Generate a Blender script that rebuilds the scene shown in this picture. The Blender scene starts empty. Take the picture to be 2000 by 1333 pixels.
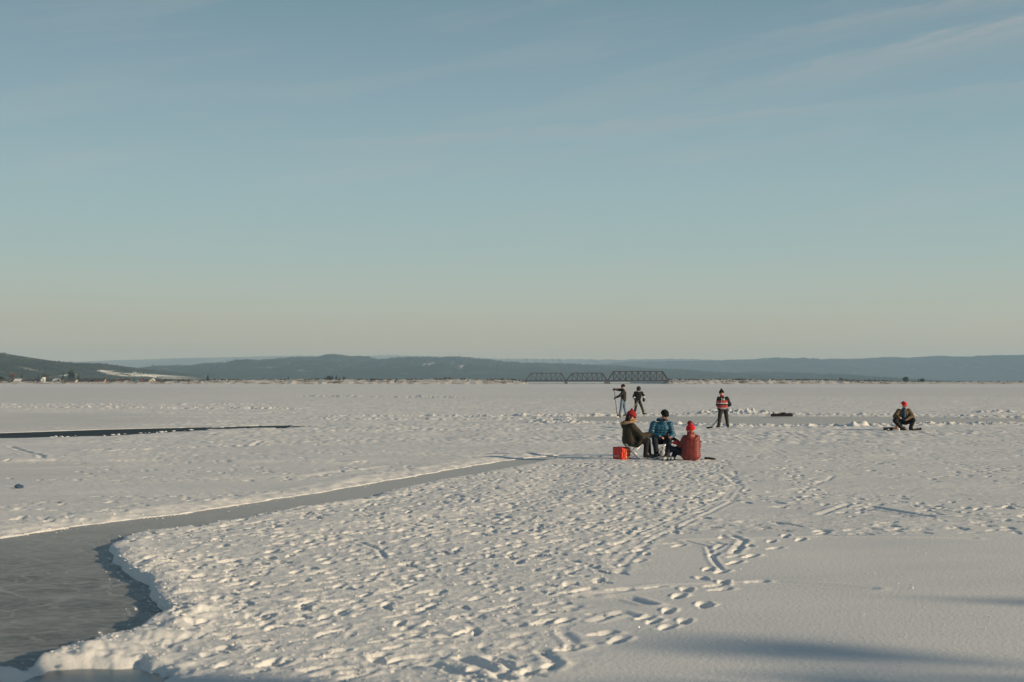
import bpy, bmesh, math, random
import numpy as np
from mathutils import Vector, Matrix

random.seed(7)
rng = np.random.default_rng(7)
scene = bpy.context.scene
COL = scene.collection
R = math.radians

# ------------------------------------------------------------------ camera
H = 1.95            # eye height (m)
F = 2778.0          # focal length in photograph pixels (50 mm on a 36 mm sensor)
HY = 745.0          # horizon row in the photograph
cam_d = bpy.data.cameras.new("camera")
cam_d.lens = 50.0
cam_d.sensor_width = 36.0
cam_d.shift_y = (HY - 666.5) / 2000.0
cam_d.clip_start = 0.1
cam_d.clip_end = 40000
cam_d.dof.use_dof = True
cam_d.dof.focus_distance = 37.0
cam_d.dof.aperture_fstop = 2.8
cam = bpy.data.objects.new("camera", cam_d)
cam.location = (0, 0, H)
cam.rotation_euler = (R(90), 0, 0)
COL.objects.link(cam)
scene.camera = cam

# ------------------------------------------------------------------ sky and sun
SUN_EL, SUN_AZ = R(14), R(113)      # azimuth clockwise from +Y
sun_vec = Vector((math.sin(SUN_AZ) * math.cos(SUN_EL), math.cos(SUN_AZ) * math.cos(SUN_EL), math.sin(SUN_EL)))
world = bpy.data.worlds.new("World")
scene.world = world
world.use_nodes = True
wn, wl = world.node_tree.nodes, world.node_tree.links
for n in list(wn):
    wn.remove(n)


def wnode(t, **kw):
    n = wn.new(t)
    for k, v in kw.items():
        setattr(n, k, v)
    return n


def wmath(op, a, b=None, c=None, clamp=False):
    n = wnode('ShaderNodeMath', operation=op, use_clamp=clamp)
    for i, v in enumerate((a, b, c)):
        if v is None:
            continue
        if isinstance(v, (int, float)):
            n.inputs[i].default_value = v
        else:
            wl.new(v, n.inputs[i])
    return n.outputs[0]


w_out = wnode('ShaderNodeOutputWorld')
w_bg = wnode('ShaderNodeBackground')
w_bg.inputs['Strength'].default_value = 0.10
wl.new(w_bg.outputs[0], w_out.inputs[0])
w_sky = wnode('ShaderNodeTexSky')
w_sky.sky_type = 'NISHITA'
w_sky.sun_disc = False
w_sky.sun_elevation = SUN_EL
w_sky.sun_rotation = SUN_AZ
w_sky.altitude = 0
w_sky.air_density = 1.0
w_sky.dust_density = 1.6
w_sky.ozone_density = 1.3
w_tc = wnode('ShaderNodeTexCoord')
w_sep = wnode('ShaderNodeSeparateXYZ')
wl.new(w_tc.outputs['Generated'], w_sep.inputs[0])
w_az = wmath('ARCTAN2', w_sep.outputs[0], w_sep.outputs[1])
w_el = wmath('ARCSINE', w_sep.outputs[2])
# milky winter haze softens the blue towards the horizon, all the way round
w_ramp = wnode('ShaderNodeValToRGB')
cr = w_ramp.color_ramp
SKY_RAMP = [(0.00, (6.9, 5.1, 2.4)), (0.021, (5.8, 4.6, 2.7)), (0.064, (4.5, 5.0, 4.2)), (0.095, (3.70, 4.90, 4.70)), (0.137, (3.15, 4.5, 4.75)),
            (0.19, (2.55, 3.80, 4.35)), (0.256, (1.80, 2.95, 3.6)), (0.5, (1.05, 1.65, 2.2)), (1.0, (0.65, 1.0, 1.45))]
while len(cr.elements) < len(SKY_RAMP):
    cr.elements.new(0.5)
for e, (p, c) in zip(cr.elements, SKY_RAMP):
    e.position = p
    e.color = (c[0], c[1], c[2], 1)
wl.new(wmath('MAXIMUM', w_el, 0.0), w_ramp.inputs[0])
w_mix = wnode('ShaderNodeMix', data_type='RGBA')
w_mix.inputs[0].default_value = 0.92
wl.new(w_sky.outputs[0], w_mix.inputs['A'])
wl.new(w_ramp.outputs[0], w_mix.inputs['B'])
# faint cirrus: long thin streaks
w_map = wnode('ShaderNodeCombineXYZ')
wl.new(wmath('MULTIPLY', w_az, 5.0), w_map.inputs[0])
wl.new(wmath('MULTIPLY', wmath('SUBTRACT', w_el, wmath('MULTIPLY', w_az, 0.16)), 42.0), w_map.inputs[1])
w_no = wnode('ShaderNodeTexNoise')
w_no.inputs['Scale'].default_value = 1.0
w_no.inputs['Detail'].default_value = 5.0
w_no.inputs['Roughness'].default_value = 0.55
wl.new(w_map.outputs[0], w_no.inputs['Vector'])
w_thin = wnode('ShaderNodeMapRange')
w_thin.inputs['From Min'].default_value = 0.48
w_thin.inputs['From Max'].default_value = 0.78
w_thin.inputs['To Max'].default_value = 0.22
wl.new(w_no.outputs[0], w_thin.inputs[0])
w_cloud = w_thin.outputs[0]
w_fine = wnode('ShaderNodeTexNoise')
w_fine.inputs['Scale'].default_value = 6.0
w_fine.inputs['Detail'].default_value = 6.0
wl.new(w_map.outputs[0], w_fine.inputs['Vector'])


def streak(az0, el0, slope, curve, width, grow, amp, a_from, a_to):
    """one long cirrus streak; az/el in radians"""
    global w_cloud
    da = wmath('SUBTRACT', w_az, az0)
    line = wmath('ADD', wmath('ADD', wmath('MULTIPLY', da, slope), el0), wmath('MULTIPLY', wmath('MULTIPLY', da, da), curve))
    line = wmath('ADD', line, wmath('MULTIPLY', wmath('SUBTRACT', w_fine.outputs[0], 0.5), 0.012))
    q = wmath('DIVIDE', wmath('SUBTRACT', w_el, line), width)
    up = wmath('MULTIPLY', wmath('MAXIMUM', q, 0.0), 2.2)          # crisp upper edge, feathered below
    dn = wmath('MULTIPLY', wmath('MINIMUM', q, 0.0), 0.55)
    qq = wmath('ADD', wmath('MULTIPLY', up, up), wmath('MULTIPLY', dn, dn))
    g = wmath('POWER', 2.718, wmath('MULTIPLY', qq, -1.0))
    m = wnode('ShaderNodeMapRange')
    m.interpolation_type = 'SMOOTHSTEP'
    m.inputs['From Min'].default_value = a_from
    m.inputs['From Max'].default_value = a_to
    wl.new(w_az, m.inputs[0])
    g = wmath('MULTIPLY', wmath('MULTIPLY', g, m.outputs[0]), wmath('MULTIPLY', w_fine.outputs[0], 2.0 * amp))
    w_cloud = wmath('ADD', w_cloud, g)


streak(0.214, 0.240, 0.125, -0.15, 0.005, 0, 0.30, 0.10, 0.36)
streak(0.214, 0.214, 0.19, -0.25, 0.008, 0, 0.36, 0.02, 0.36)
streak(-0.10, 0.168, 0.06, 0.0, 0.004, 0, 0.16, -0.20, -0.10)
w_mix2 = wnode('ShaderNodeMix', data_type='RGBA')
wl.new(wmath('MINIMUM', w_cloud, 0.8), w_mix2.inputs[0])
wl.new(w_mix.outputs['Result'], w_mix2.inputs['A'])
w_mix2.inputs['B'].default_value = (4.6, 4.5, 4.3, 1)
wl.new(w_mix2.outputs['Result'], w_bg.inputs[0])

sun_d = bpy.data.lights.new("sun", 'SUN')
sun_d.energy = 5.0
sun_d.angle = R(0.55)
sun_d.color = (1.0, 0.775, 0.51)
sun = bpy.data.objects.new("sun", sun_d)
sun.rotation_euler = sun_vec.to_track_quat('Z', 'Y').to_euler()
sun.location = (30, -13, 12)
COL.objects.link(sun)

scene.view_settings.view_transform = 'Standard'
scene.view_settings.look = 'None'
scene.view_settings.gamma = 1.0
scene.view_settings.exposure = 0.0
scene.view_settings.use_curve_mapping = False
scene.render.engine = 'CYCLES'
scene.cycles.use_denoising = True
scene.cycles.volume_bounces = 1
scene.cycles.max_bounces = 6
scene.cycles.diffuse_bounces = 2
scene.cycles.sample_clamp_indirect = 4.0


# ------------------------------------------------------------------ helpers
def gp(px, py, z=0.0):
    """photograph pixel -> point on the level z"""
    d = F * (H - z) / (py - HY)
    return ((px - 1000.0) * d / F, d)


def at(px, py, d):
    """photograph pixel at depth d -> world point"""
    return Vector(((px - 1000.0) * d / F, d, H - (py - HY) * d / F))


def tag(o, label=None, cat=None, group=None, kind=None):
    if label:
        o['label'] = label
    if cat:
        o['category'] = cat
    if group:
        o['group'] = group
    if kind:
        o['kind'] = kind
    return o


def thing(name, label, cat, loc=(0, 0, 0), rz=0.0, group=None):
    o = bpy.data.objects.new(name, None)
    o.empty_display_size = 0.2
    o.location = loc
    o.rotation_euler = (0, 0, rz)
    COL.objects.link(o)
    return tag(o, label, cat, group)


def link(name, me, mat=None, parent=None, loc=None, smooth=False):
    if mat is not None and not me.materials:
        me.materials.append(mat)
    if smooth:
        me.polygons.foreach_set('use_smooth', [True] * len(me.polygons))
    o = bpy.data.objects.new(name, me)
    COL.objects.link(o)
    if parent is not None:
        o.parent = parent
    if loc is not None:
        o.location = loc
    return o


def mesh_obj(name, bm, mat, parent=None, loc=None, smooth=False):
    me = bpy.data.meshes.new(name)
    bm.normal_update()
    bm.to_mesh(me)
    bm.free()
    return link(name, me, mat, parent, loc, smooth)


def pydata(name, v, f, mat, parent=None, smooth=False):
    me = bpy.data.meshes.new(name)
    me.from_pydata([tuple(p) for p in v], [], f)
    me.update()
    return link(name, me, mat, parent, None, smooth)


def add_box(bm, c, s, rot=None, bevel=0.0):
    r = bmesh.ops.create_cube(bm, size=1.0)
    vs = r['verts']
    M = Matrix.Translation(Vector(c)) @ ((rot.to_4x4() if rot is not None else Matrix.Identity(4))) @ Matrix.Diagonal((s[0], s[1], s[2], 1))
    bmesh.ops.transform(bm, matrix=M, verts=vs)
    if bevel > 0:
        es = list({e for v in vs for e in v.link_edges})
        bmesh.ops.bevel(bm, geom=es, offset=bevel, segments=2, affect='EDGES', profile=0.5)


def add_bar(bm, a, b, w, h=None):
    a, b = Vector(a), Vector(b)
    d = b - a
    q = d.to_track_quat('X', 'Z')
    add_box(bm, (a + b) / 2, (d.length, w, h or w), q.to_matrix())


def add_caps(bm, a, ra, b, rb, seg=10):
    """a closed tapered capsule"""
    a, b = Vector(a), Vector(b)
    d = b - a
    L = d.length
    M = Matrix.Translation(a) @ (d.to_track_quat('Z', 'Y').to_matrix().to_4x4() if L > 1e-6 else Matrix.Identity(4))
    rings = []
    for k in (-75, -45, -15):
        rings.append((ra * math.sin(R(k)), ra * math.cos(R(k))))
    for k in (15, 45, 75):
        rings.append((L + rb * math.sin(R(k)), rb * math.cos(R(k))))
    vr = []
    for z, r in rings:
        vr.append([bm.verts.new(M @ Vector((r * math.cos(2 * math.pi * i / seg), r * math.sin(2 * math.pi * i / seg), z))) for i in range(seg)])
    p0 = bm.verts.new(M @ Vector((0, 0, -ra)))
    p1 = bm.verts.new(M @ Vector((0, 0, L + rb)))
    for i in range(seg):
        j = (i + 1) % seg
        bm.faces.new((p0, vr[0][j], vr[0][i]))
        bm.faces.new((p1, vr[-1][i], vr[-1][j]))
        for q in range(len(vr) - 1):
            bm.faces.new((vr[q][i], vr[q][j], vr[q + 1][j], vr[q + 1][i]))


def add_ell(bm, c, r, rot=None, seg=14):
    q = bmesh.ops.create_uvsphere(bm, u_segments=seg, v_segments=max(6, seg // 2 + 1), radius=1.0)
    M = Matrix.Translation(Vector(c)) @ ((rot.to_4x4() if rot is not None else Matrix.Identity(4))) @ Matrix.Diagonal((r[0], r[1], r[2], 1))
    bmesh.ops.transform(bm, matrix=M, verts=q['verts'])


def add_tube(bm, pts, r, seg=8):
    pts = [Vector(p) for p in pts]
    vr = []
    for i, p in enumerate(pts):
        t = (pts[min(i + 1, len(pts) - 1)] - pts[max(i - 1, 0)]).normalized()
        q = t.to_track_quat('Z', 'Y').to_matrix()
        rr = r[i] if isinstance(r, (list, tuple)) else r
        vr.append([bm.verts.new(p + q @ Vector((rr * math.cos(2 * math.pi * k / seg), rr * math.sin(2 * math.pi * k / seg), 0))) for k in range(seg)])
    for a, b in zip(vr, vr[1:]):
        for k in range(seg):
            bm.faces.new((a[k], a[(k + 1) % seg], b[(k + 1) % seg], b[k]))
    bm.faces.new(vr[0][::-1])
    bm.faces.new(vr[-1])


def blob(name, bm, mat, parent, voxel=0.01, smooth=3, dec=0.35, quilt=None, wrinkle=0.0, segs=None):
    """fuse overlapping closed shapes into ONE continuous surface"""
    me = bpy.data.meshes.new(name)
    bm.to_mesh(me)
    bm.free()
    tmp = bpy.data.objects.new(name + "_src", me)
    COL.objects.link(tmp)
    m = tmp.modifiers.new('r', 'REMESH')
    m.mode = 'VOXEL'
    m.voxel_size = voxel
    if smooth:
        m = tmp.modifiers.new('s', 'SMOOTH')
        m.iterations = smooth
        m.factor = 0.5
    if dec < 1 and not quilt:
        m = tmp.modifiers.new('d', 'DECIMATE')
        m.ratio = dec
    dg = bpy.context.evaluated_depsgraph_get()
    out = bpy.data.meshes.new_from_object(tmp.evaluated_get(dg))
    bpy.data.objects.remove(tmp)
    bpy.data.meshes.remove(me)
    out.name = name
    n = len(out.vertices)
    co = np.empty(n * 3, np.float32)
    out.vertices.foreach_get('co', co)
    co = co.reshape(-1, 3)
    nr = np.empty(n * 3, np.float32)
    out.vertices.foreach_get('normal', nr)
    nr = nr.reshape(-1, 3)
    disp = np.zeros(n, np.float32)
    if quilt:
        pitch, amp = quilt
        best = np.full(n, 1e9)
        sc = np.zeros(n)
        for (a, ra, b, rb) in segs:
            a, b = np.array(a), np.array(b)
            ab = b - a
            L = np.linalg.norm(ab)
            t = np.clip(((co - a) @ ab) / (L * L), -0.3, 1.3)
            d = np.linalg.norm(co - (a + t[:, None] * ab), axis=1) - (ra + (rb - ra) * np.clip(t, 0, 1))
            w = d < best
            best[w] = d[w]
            sc[w] = (t * L)[w]
        disp += amp * (np.sqrt(np.abs(np.sin(np.pi * sc / pitch))) - 0.7)
    if wrinkle:
        k = np.zeros(n)
        for q in range(7):
            v = rng.normal(size=3)
            v = v / np.linalg.norm(v) * (14 + 9 * q)
            k += np.sin(co @ v + rng.uniform(0, 6)) / (1 + 0.4 * q)
        disp += wrinkle * k * 0.4
    co += nr * disp[:, None]
    out.vertices.foreach_set('co', co.reshape(-1))
    out.update()
    out.materials.clear()
    return link(name, out, mat, parent, None, True)


# ------------------------------------------------------------------ materials
def mat_new(name):
    m = bpy.data.materials.new(name)
    m.use_nodes = True
    return m, m.node_tree.nodes, m.node_tree.links, m.node_tree.nodes['Principled BSDF']


def mk(name, c, rough=0.8, var=0.18, scale=9.0, spec=0.3, bump=0.25, bscale=60.0, metal=0.0, bdist=0.004):
    """plain coloured stuff with grain, slight colour variation and fine relief"""
    m, n, l, b = mat_new(name)
    tc = n.new('ShaderNodeTexCoord')
    no = n.new('ShaderNodeTexNoise')
    no.inputs['Scale'].default_value = scale
    no.inputs['Detail'].default_value = 5
    l.new(tc.outputs['Object'], no.inputs['Vector'])
    rp = n.new('ShaderNodeValToRGB')
    lo = [max(0, x * (1 - var)) for x in c]
    hi = [min(1, x * (1 + var)) for x in c]
    rp.color_ramp.elements[0].position = 0.3
    rp.color_ramp.elements[1].position = 0.7
    rp.color_ramp.elements[0].color = (*lo, 1)
    rp.color_ramp.elements[1].color = (*hi, 1)
    l.new(no.outputs['Fac'], rp.inputs[0])
    l.new(rp.outputs[0], b.inputs['Base Color'])
    b.inputs['Roughness'].default_value = rough
    b.inputs['Specular IOR Level'].default_value = spec
    b.inputs['Metallic'].default_value = metal
    if bump:
        n2 = n.new('ShaderNodeTexNoise')
        n2.inputs['Scale'].default_value = bscale
        n2.inputs['Detail'].default_value = 3
        l.new(tc.outputs['Object'], n2.inputs['Vector'])
        bp = n.new('ShaderNodeBump')
        bp.inputs['Strength'].default_value = bump
        bp.inputs['Distance'].default_value = bdist
        l.new(n2.outputs['Fac'], bp.inputs['Height'])
        l.new(bp.outputs[0], b.inputs['Normal'])
    return m


# ------------------------------------------------------------------ numpy noise
_perm = rng.permutation(4096)
_ang = rng.uniform(0, 2 * math.pi, 4096)
_gx, _gy = np.cos(_ang).astype(np.float32), np.sin(_ang).astype(np.float32)


def perlin(x, y, seed=0):
    x = np.asarray(x, np.float64)
    y = np.asarray(y, np.float64)
    xi = np.floor(x).astype(np.int64)
    yi = np.floor(y).astype(np.int64)
    xf = (x - xi).astype(np.float32)
    yf = (y - yi).astype(np.float32)
    u = xf * xf * xf * (xf * (xf * 6 - 15) + 10)
    v = yf * yf * yf * (yf * (yf * 6 - 15) + 10)

    def g(ix, iy, dx, dy):
        h = _perm[(_perm[(ix + seed * 131) & 4095] + iy) & 4095]
        return _gx[h] * dx + _gy[h] * dy
    a = g(xi, yi, xf, yf)
    b = g(xi + 1, yi, xf - 1, yf)
    c = g(xi, yi + 1, xf, yf - 1)
    d = g(xi + 1, yi + 1, xf - 1, yf - 1)
    return (a + u * (b - a)) * (1 - v) + (c + u * (d - c)) * v * 1.0


def sstep(a, b, x):
    t = np.clip((x - a) / (b - a), 0, 1)
    return t * t * (3 - 2 * t)


def sd_poly(X, Y, poly, pad=2.0):
    """signed distance (negative inside); far points get +pad"""
    P = np.array(poly, np.float64)
    out = np.full(X.shape, pad, np.float32)
    m = (X > P[:, 0].min() - pad) & (X < P[:, 0].max() + pad) & (Y > P[:, 1].min() - pad) & (Y < P[:, 1].max() + pad)
    x, y = X[m].astype(np.float32), Y[m].astype(np.float32)
    best = np.full(x.shape, 1e9, np.float32)
    ins = np.zeros(x.shape, bool)
    n = len(P)
    for i in range(n):
        ax, ay = P[i]
        bx, by = P[(i + 1) % n]
        dx, dy = bx - ax, by - ay
        t = np.clip(((x - ax) * dx + (y - ay) * dy) / (dx * dx + dy * dy + 1e-12), 0, 1)
        best = np.minimum(best, (x - ax - t * dx) ** 2 + (y - ay - t * dy) ** 2)
        c = (ay > y) != (by > y)
        if dy != 0:
            ins ^= c & (x < (y - ay) * dx / dy + ax)
    d = np.sqrt(best)
    d[ins] *= -1
    out[m] = d
    return out


def d_line(X, Y, line, pad=2.0):
    P = np.array(line, np.float64)
    out = np.full(X.shape, pad * 3, np.float32)
    m = (X > P[:, 0].min() - pad) & (X < P[:, 0].max() + pad) & (Y > P[:, 1].min() - pad) & (Y < P[:, 1].max() + pad)
    x, y = X[m].astype(np.float32), Y[m].astype(np.float32)
    best = np.full(x.shape, 1e9, np.float32)
    for (ax, ay), (bx, by) in zip(P[:-1], P[1:]):
        dx, dy = bx - ax, by - ay
        t = np.clip(((x - ax) * dx + (y - ay) * dy) / (dx * dx + dy * dy + 1e-12), 0, 1)
        best = np.minimum(best, (x - ax - t * dx) ** 2 + (y - ay - t * dy) ** 2)
    out[m] = np.sqrt(best)
    return out


# ------------------------------------------------------------------ GROUND: snow over lake ice
def rows_between(a, b, k):
    r = [a]
    while r[-1] < b:
        r.append(r[-1] * (1 + k))
    return r[:-1]


ys = list(np.linspace(-60, 7.6, 24)) + rows_between(8.2, 60, 0.0027) + rows_between(60, 130, 0.0029) + rows_between(130, 150, 0.005) + \
    rows_between(150, 1000, 0.014) + rows_between(1000, 10200, 0.08) + [10200.0]
ys = np.array(ys)
NC = 860
t_in = np.linspace(-1, 1, NC)
aw = np.maximum(0.40 * ys, 0.40 * 8.2)
xs_in = aw[:, None] * t_in[None, :]
ext = np.array([0.02, 0.06, 0.14, 0.3, 0.6, 1.0])
right = aw[:, None] + (5350 - aw)[:, None] * (ext ** 2.2)[None, :]
GX = np.concatenate([-right[:, ::-1], xs_in, right], axis=1)
GY = np.repeat(ys[:, None], GX.shape[1], axis=1)
C0 = len(ext)                      # first inner column
X, Y = GX, GY


def poly_px(pts):
    return [gp(*p) for p in pts]


CHANNEL = poly_px([(-260, 1100), (-100, 1062), (40, 1038), (150, 1022), (300, 1003), (400, 991), (500, 976), (600, 961), (700, 944),
                   (800, 927), (900, 910), (960, 900), (1030, 891), (1090, 887), (1085, 893), (1060, 899), (1000, 911), (920, 927), (850, 939),
                   (800, 949), (730, 968), (660, 980), (600, 989), (520, 1003), (430, 1018), (380, 1028), (330, 1033), (280, 1038),
                   (240, 1048), (220, 1062), (226, 1080), (252, 1102), (284, 1128), (306, 1155), (316, 1178), (340, 1197), (300, 1213), (268, 1234), (210, 1250),
                   (165, 1262), (112, 1280), (60, 1297), (10, 1308), (-80, 1325), (-420, 1340), (-700, 1300)])
POOL = poly_px([(20, 1325), (60, 1308), (110, 1296), (180, 1291), (255, 1293), (300, 1302), (330, 1318), (318, 1350), (300, 1400), (60, 1420), (-120, 1400), (-120, 1345)])
LEAD = poly_px([(-220, 851), (-100, 849), (0, 846.5), (100, 843), (200, 839.5), (300, 837), (400, 835), (450, 833.6), (545, 831.6), (600, 831.6),
                (590, 833.4), (545, 834.6), (450, 837.6), (400, 838.4), (375, 840.5), (300, 845), (240, 848.5), (200, 851), (100, 853.5), (0, 855.5), (-100, 857.5), (-220, 860)])
RINK = poly_px([(1120, 813), (1250, 812.5), (1440, 812.5), (1600, 813), (1760, 814), (1900, 816), (2000, 817), (2150, 820), (2150, 826), (2000, 826),
                (1850, 827), (1760, 829), (1600, 831.5), (1440, 831), (1340, 828), (1250, 826), (1120, 823)])
TRAMP = poly_px([(215, 1062), (330, 1036), (430, 1020), (640, 984), (850, 942), (1010, 914), (1080, 902), (1180, 898), (1420, 898), (1445, 940), (1400, 990),
                 (1340, 1018), (1290, 1055), (1250, 1095), (1195, 1135), (1125, 1170), (1100, 1230), (1125, 1262), (1070, 1310), (1000, 1345), (850, 1390),
                 (200, 1390), (270, 1290), (330, 1215), (320, 1170), (260, 1100)])
SMOOTH_R = poly_px([(1130, 1390), (1090, 1300), (1130, 1262), (1110, 1230), (1140, 1170), (1210, 1130), (1260, 1095), (1310, 1050), (1400, 1040), (1600, 1046), (2300, 1040), (2600, 1390)])
FLATS = [poly_px(p) for p in (
    [(-300, 806), (300, 806), (420, 818), (350, 834), (0, 844), (-300, 850)],
    [(-300, 906), (170, 906), (150, 924), (60, 932), (-300, 938)],
    [(1000, 757), (2400, 757), (2400, 776), (1000, 776)],
    [(-400, 757), (500, 757), (420, 783), (-400, 786)])]

warp = (perlin(X / 0.9, Y / 0.9, 1) * 0.16 + perlin(X / 0.3, Y / 0.3, 2) * 0.06).astype(np.float32)
sdC = sd_poly(X, Y, CHANNEL) + warp * 0.8
sdP = sd_poly(X, Y, POOL) + warp * 0.5
sdL = sd_poly(X, Y, LEAD, 4.0) + warp * 0.6 + (2.0 * perlin(X / 1.7, Y / 0.8, 42) + 0.5 * perlin(X / 0.3, Y / 0.3, 43)) * sstep(-16, -11, X)
sdR = sd_poly(X, Y, RINK, 4.0) + warp * 2
sdT = sd_poly(X, Y, TRAMP, 3.0)
sdS = sd_poly(X, Y, SMOOTH_R, 3.0)

near = (Y > 7) & (Y < 160) & (np.abs(X) < 0.45 * Y + 3)
fade = sstep(400, 120, Y)
h = 0.010 * perlin(X / 1.7, Y / 1.7, 3) + 0.022 * perlin(X / 6, Y / 6, 4)
h += 0.012 * perlin((X + 0.35 * Y) / 5.0, (Y - 0.35 * X) / 0.9, 5) * sstep(60, 20, Y)       # soft wind waves
h += 0.05 * perlin(X / 40, Y / 9, 6) * sstep(30, 80, Y) * fade
h *= fade

tr = sstep(0.5, -0.5, sdT + warp * 3)
smooth_r = sstep(0.3, -0.5, sdS + warp * 3)
flat = np.zeros_like(X, dtype=np.float32)
for p in FLATS:
    fw = 0.05 * np.array(p)[:, 1].mean() ** 1.0
    sd = sd_poly(X, Y, p, 6 * fw) + fw * 2.2 * perlin(X / (3 * fw), Y / (2 * fw), 23) + fw * perlin(X / fw, Y / (0.5 * fw), 24)
    flat = np.maximum(flat, sstep(1.2 * fw, -1.8 * fw, sd))
rough = (0.35 + 0.65 * sstep(-0.1, 0.35, perlin(X / 7, Y / 3, 8) + 0.15)) * sstep(16, 19, Y) * sstep(110, 50, Y) * (1 - flat) * (1 - smooth_r)
rough = np.maximum(rough, 0.25 * sstep(40, 60, Y) * sstep(300, 100, Y) * (1 - flat))
amt = np.maximum(tr, rough * 0.9)
lum = 0.0075 * perlin(X / 0.34, Y / 0.30, 9) + 0.0075 * perlin(X / 0.15, Y / 0.14, 10) + 0.0062 * perlin(X / 0.07, Y / 0.07, 11)
rid = 0.035 * (0.35 - np.abs(perlin((X * 0.9 + Y * 0.35) / 0.8, (Y * 0.9 - X * 0.35) / 0.26, 12)))
h += amt * 0.85 * (lum + rid * 0.5) * sstep(140, 60, Y)
far_l = perlin(X / 1.6, Y / 0.9, 13) * 0.05 + 0.05 * np.maximum(0, perlin(X / 6, Y / 1.5, 14))
far_l += (0.030 * perlin(X / 0.5, Y / 0.8, 39) + 0.028 * perlin(X / 0.22, Y / 0.6, 40)) * (0.4 + sstep(-0.3, 0.4, perlin(X / 14, Y / 5, 41)))
h += far_l * sstep(28, 55, Y) * sstep(300, 120, Y) * (1 - flat * 0.9) * (1 - sstep(0.4, -0.4, sdR))

h *= sstep(-0.5, 3.5, sdL) * 0.9 + 0.1
# footprints, stamped one by one
awr = aw


def stamp(x, y, ang, L=0.15, W=0.055, depth=0.045, rim=0.35):
    i0, i1 = np.searchsorted(ys, (y - 0.42, y + 0.42))
    if i1 - i0 < 2:
        return
    a = awr[(i0 + i1) // 2]
    j0 = int((x - 0.45) / a * 0.5 * (NC - 1) + 0.5 * (NC - 1)) - 2
    j1 = int((x + 0.45) / a * 0.5 * (NC - 1) + 0.5 * (NC - 1)) + 3
    if j1 < 0 or j0 >= NC:
        return
    sl = (slice(i0, i1), slice(C0 + max(j0, 0), C0 + min(j1, NC)))
    dx, dy = X[sl] - x, Y[sl] - y
    ca, sa = math.cos(ang), math.sin(ang)
    u, v = dx * ca + dy * sa, -dx * sa + dy * ca
    wd = W * (1 + 0.25 * np.clip(u / L, -1.5, 1.5))
    r = ((np.abs(u) / L) ** 2.6 + (np.abs(v) / wd) ** 2.6) ** (1 / 2.6)
    w = sstep(1.2, 0.72, r)
    pits[sl] = np.minimum(pits[sl], -depth * w)
    rims[sl] = np.maximum(rims[sl], depth * rim * np.exp(-((r - 1.42) / 0.28) ** 2) * (0.6 + 0.4 * np.sign(u)))


pits = np.zeros(h.shape, np.float32)
rims = np.zeros(h.shape, np.float32)
pts_done = 0
px_try = 0
tp = np.array(TRAMP)
from_x, to_x, from_y, to_y = tp[:, 0].min(), tp[:, 0].max(), 8.4, tp[:, 1].max()


def inside(x, y, poly):
    c = False
    n = len(poly)
    for i in range(n):
        ax, ay = poly[i]
        bx, by = poly[(i + 1) % n]
        if (ay > y) != (by > y) and x < (y - ay) * (bx - ax) / (by - ay) + ax:
            c = not c
    return c


while pts_done < 3200 and px_try < 40000:
    px_try += 1
    x, y = rng.uniform(from_x, to_x), rng.uniform(from_y, to_y)
    if not inside(x, y, TRAMP):
        continue
    ang = rng.normal(1.05, 0.45) if rng.random() < 0.75 else rng.uniform(0, 3.14)
    stamp(x, y, ang, rng.uniform(0.075, 0.14), rng.uniform(0.028, 0.048), 0.006 + 0.036 * rng.random() ** 2.5, 0.2)
    pts_done += 1
for _ in range(6500):
    y = 18 + 62 * rng.random() ** 1.3
    x = rng.uniform(-0.39, 0.39) * y
    if inside(x, y, CHANNEL) or inside(x, y, RINK) or inside(x, y, SMOOTH_R) or inside(x, y, LEAD) or inside(x, y, FLATS[1]):
        continue
    if perlin(np.array([x / 6.0]), np.array([y / 4.0]), 21)[0] < -0.12:
        continue
    stamp(x, y, rng.uniform(0, 3.14), rng.uniform(0.10, 0.16), rng.uniform(0.04, 0.06), 0.006 + 0.026 * rng.random() ** 2, 0.2)


def trail(pxs, step=0.62, side=0.11, depth=0.036):
    P = [Vector((*gp(*p), 0)) for p in pxs]
    s = 1
    for a, b in zip(P[:-1], P[1:]):
        d = b - a
        L = d.length
        k = 0.0
        while k < L:
            q = a + d * (k / L)
            nrm = Vector((-d.y, d.x, 0)).normalized()
            q = q + nrm * side * s + Vector((rng.normal(0, 0.05), rng.normal(0, 0.05), 0))
            stamp(q.x, q.y, math.atan2(d.y, d.x) + rng.normal(0, 0.25), rng.uniform(0.11, 0.14), rng.uniform(0.04, 0.05), depth * rng.uniform(0.7, 1.2), 0.25)
            s = -s
            k += step * rng.uniform(0.85, 1.15)


trail([(1130, 1275), (1200, 1245), (1260, 1228), (1295, 1210), (1350, 1180), (1372, 1150), (1388, 1130), (1400, 1110), (1430, 1085), (1480, 1070), (1560, 1050), (1600, 1040)], 0.5, 0.12, 0.04)
trail([(1100, 1215), (1190, 1200), (1300, 1215), (1375, 1160)], 0.75, 0.1, 0.035)
trail([(1120, 1160), (1200, 1150), (1280, 1148), (1380, 1142), (1490, 1135)], 0.6, 0.08, 0.035)
trail([(1260, 1075), (1330, 1062), (1400, 1050), (1440, 1066), (1420, 1085), (1375, 1100)], 0.8, 0.1, 0.022)
trail([(1535, 912), (1552, 930), (1570, 945), (1582, 958), (1578, 972), (1560, 986)], 0.5, 0.12, 0.05)
trail([(1650, 985), (1740, 982), (1820, 992), (1840, 1003)], 0.55, 0.12, 0.03)
trail([(1660, 985), (1672, 1003), (1690, 1015)], 0.5, 0.12, 0.05)
trail([(1920, 995), (1960, 985), (2010, 1000)], 0.6, 0.12, 0.05)


h = h + pits + rims * (1 + pits / 0.05)


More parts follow.
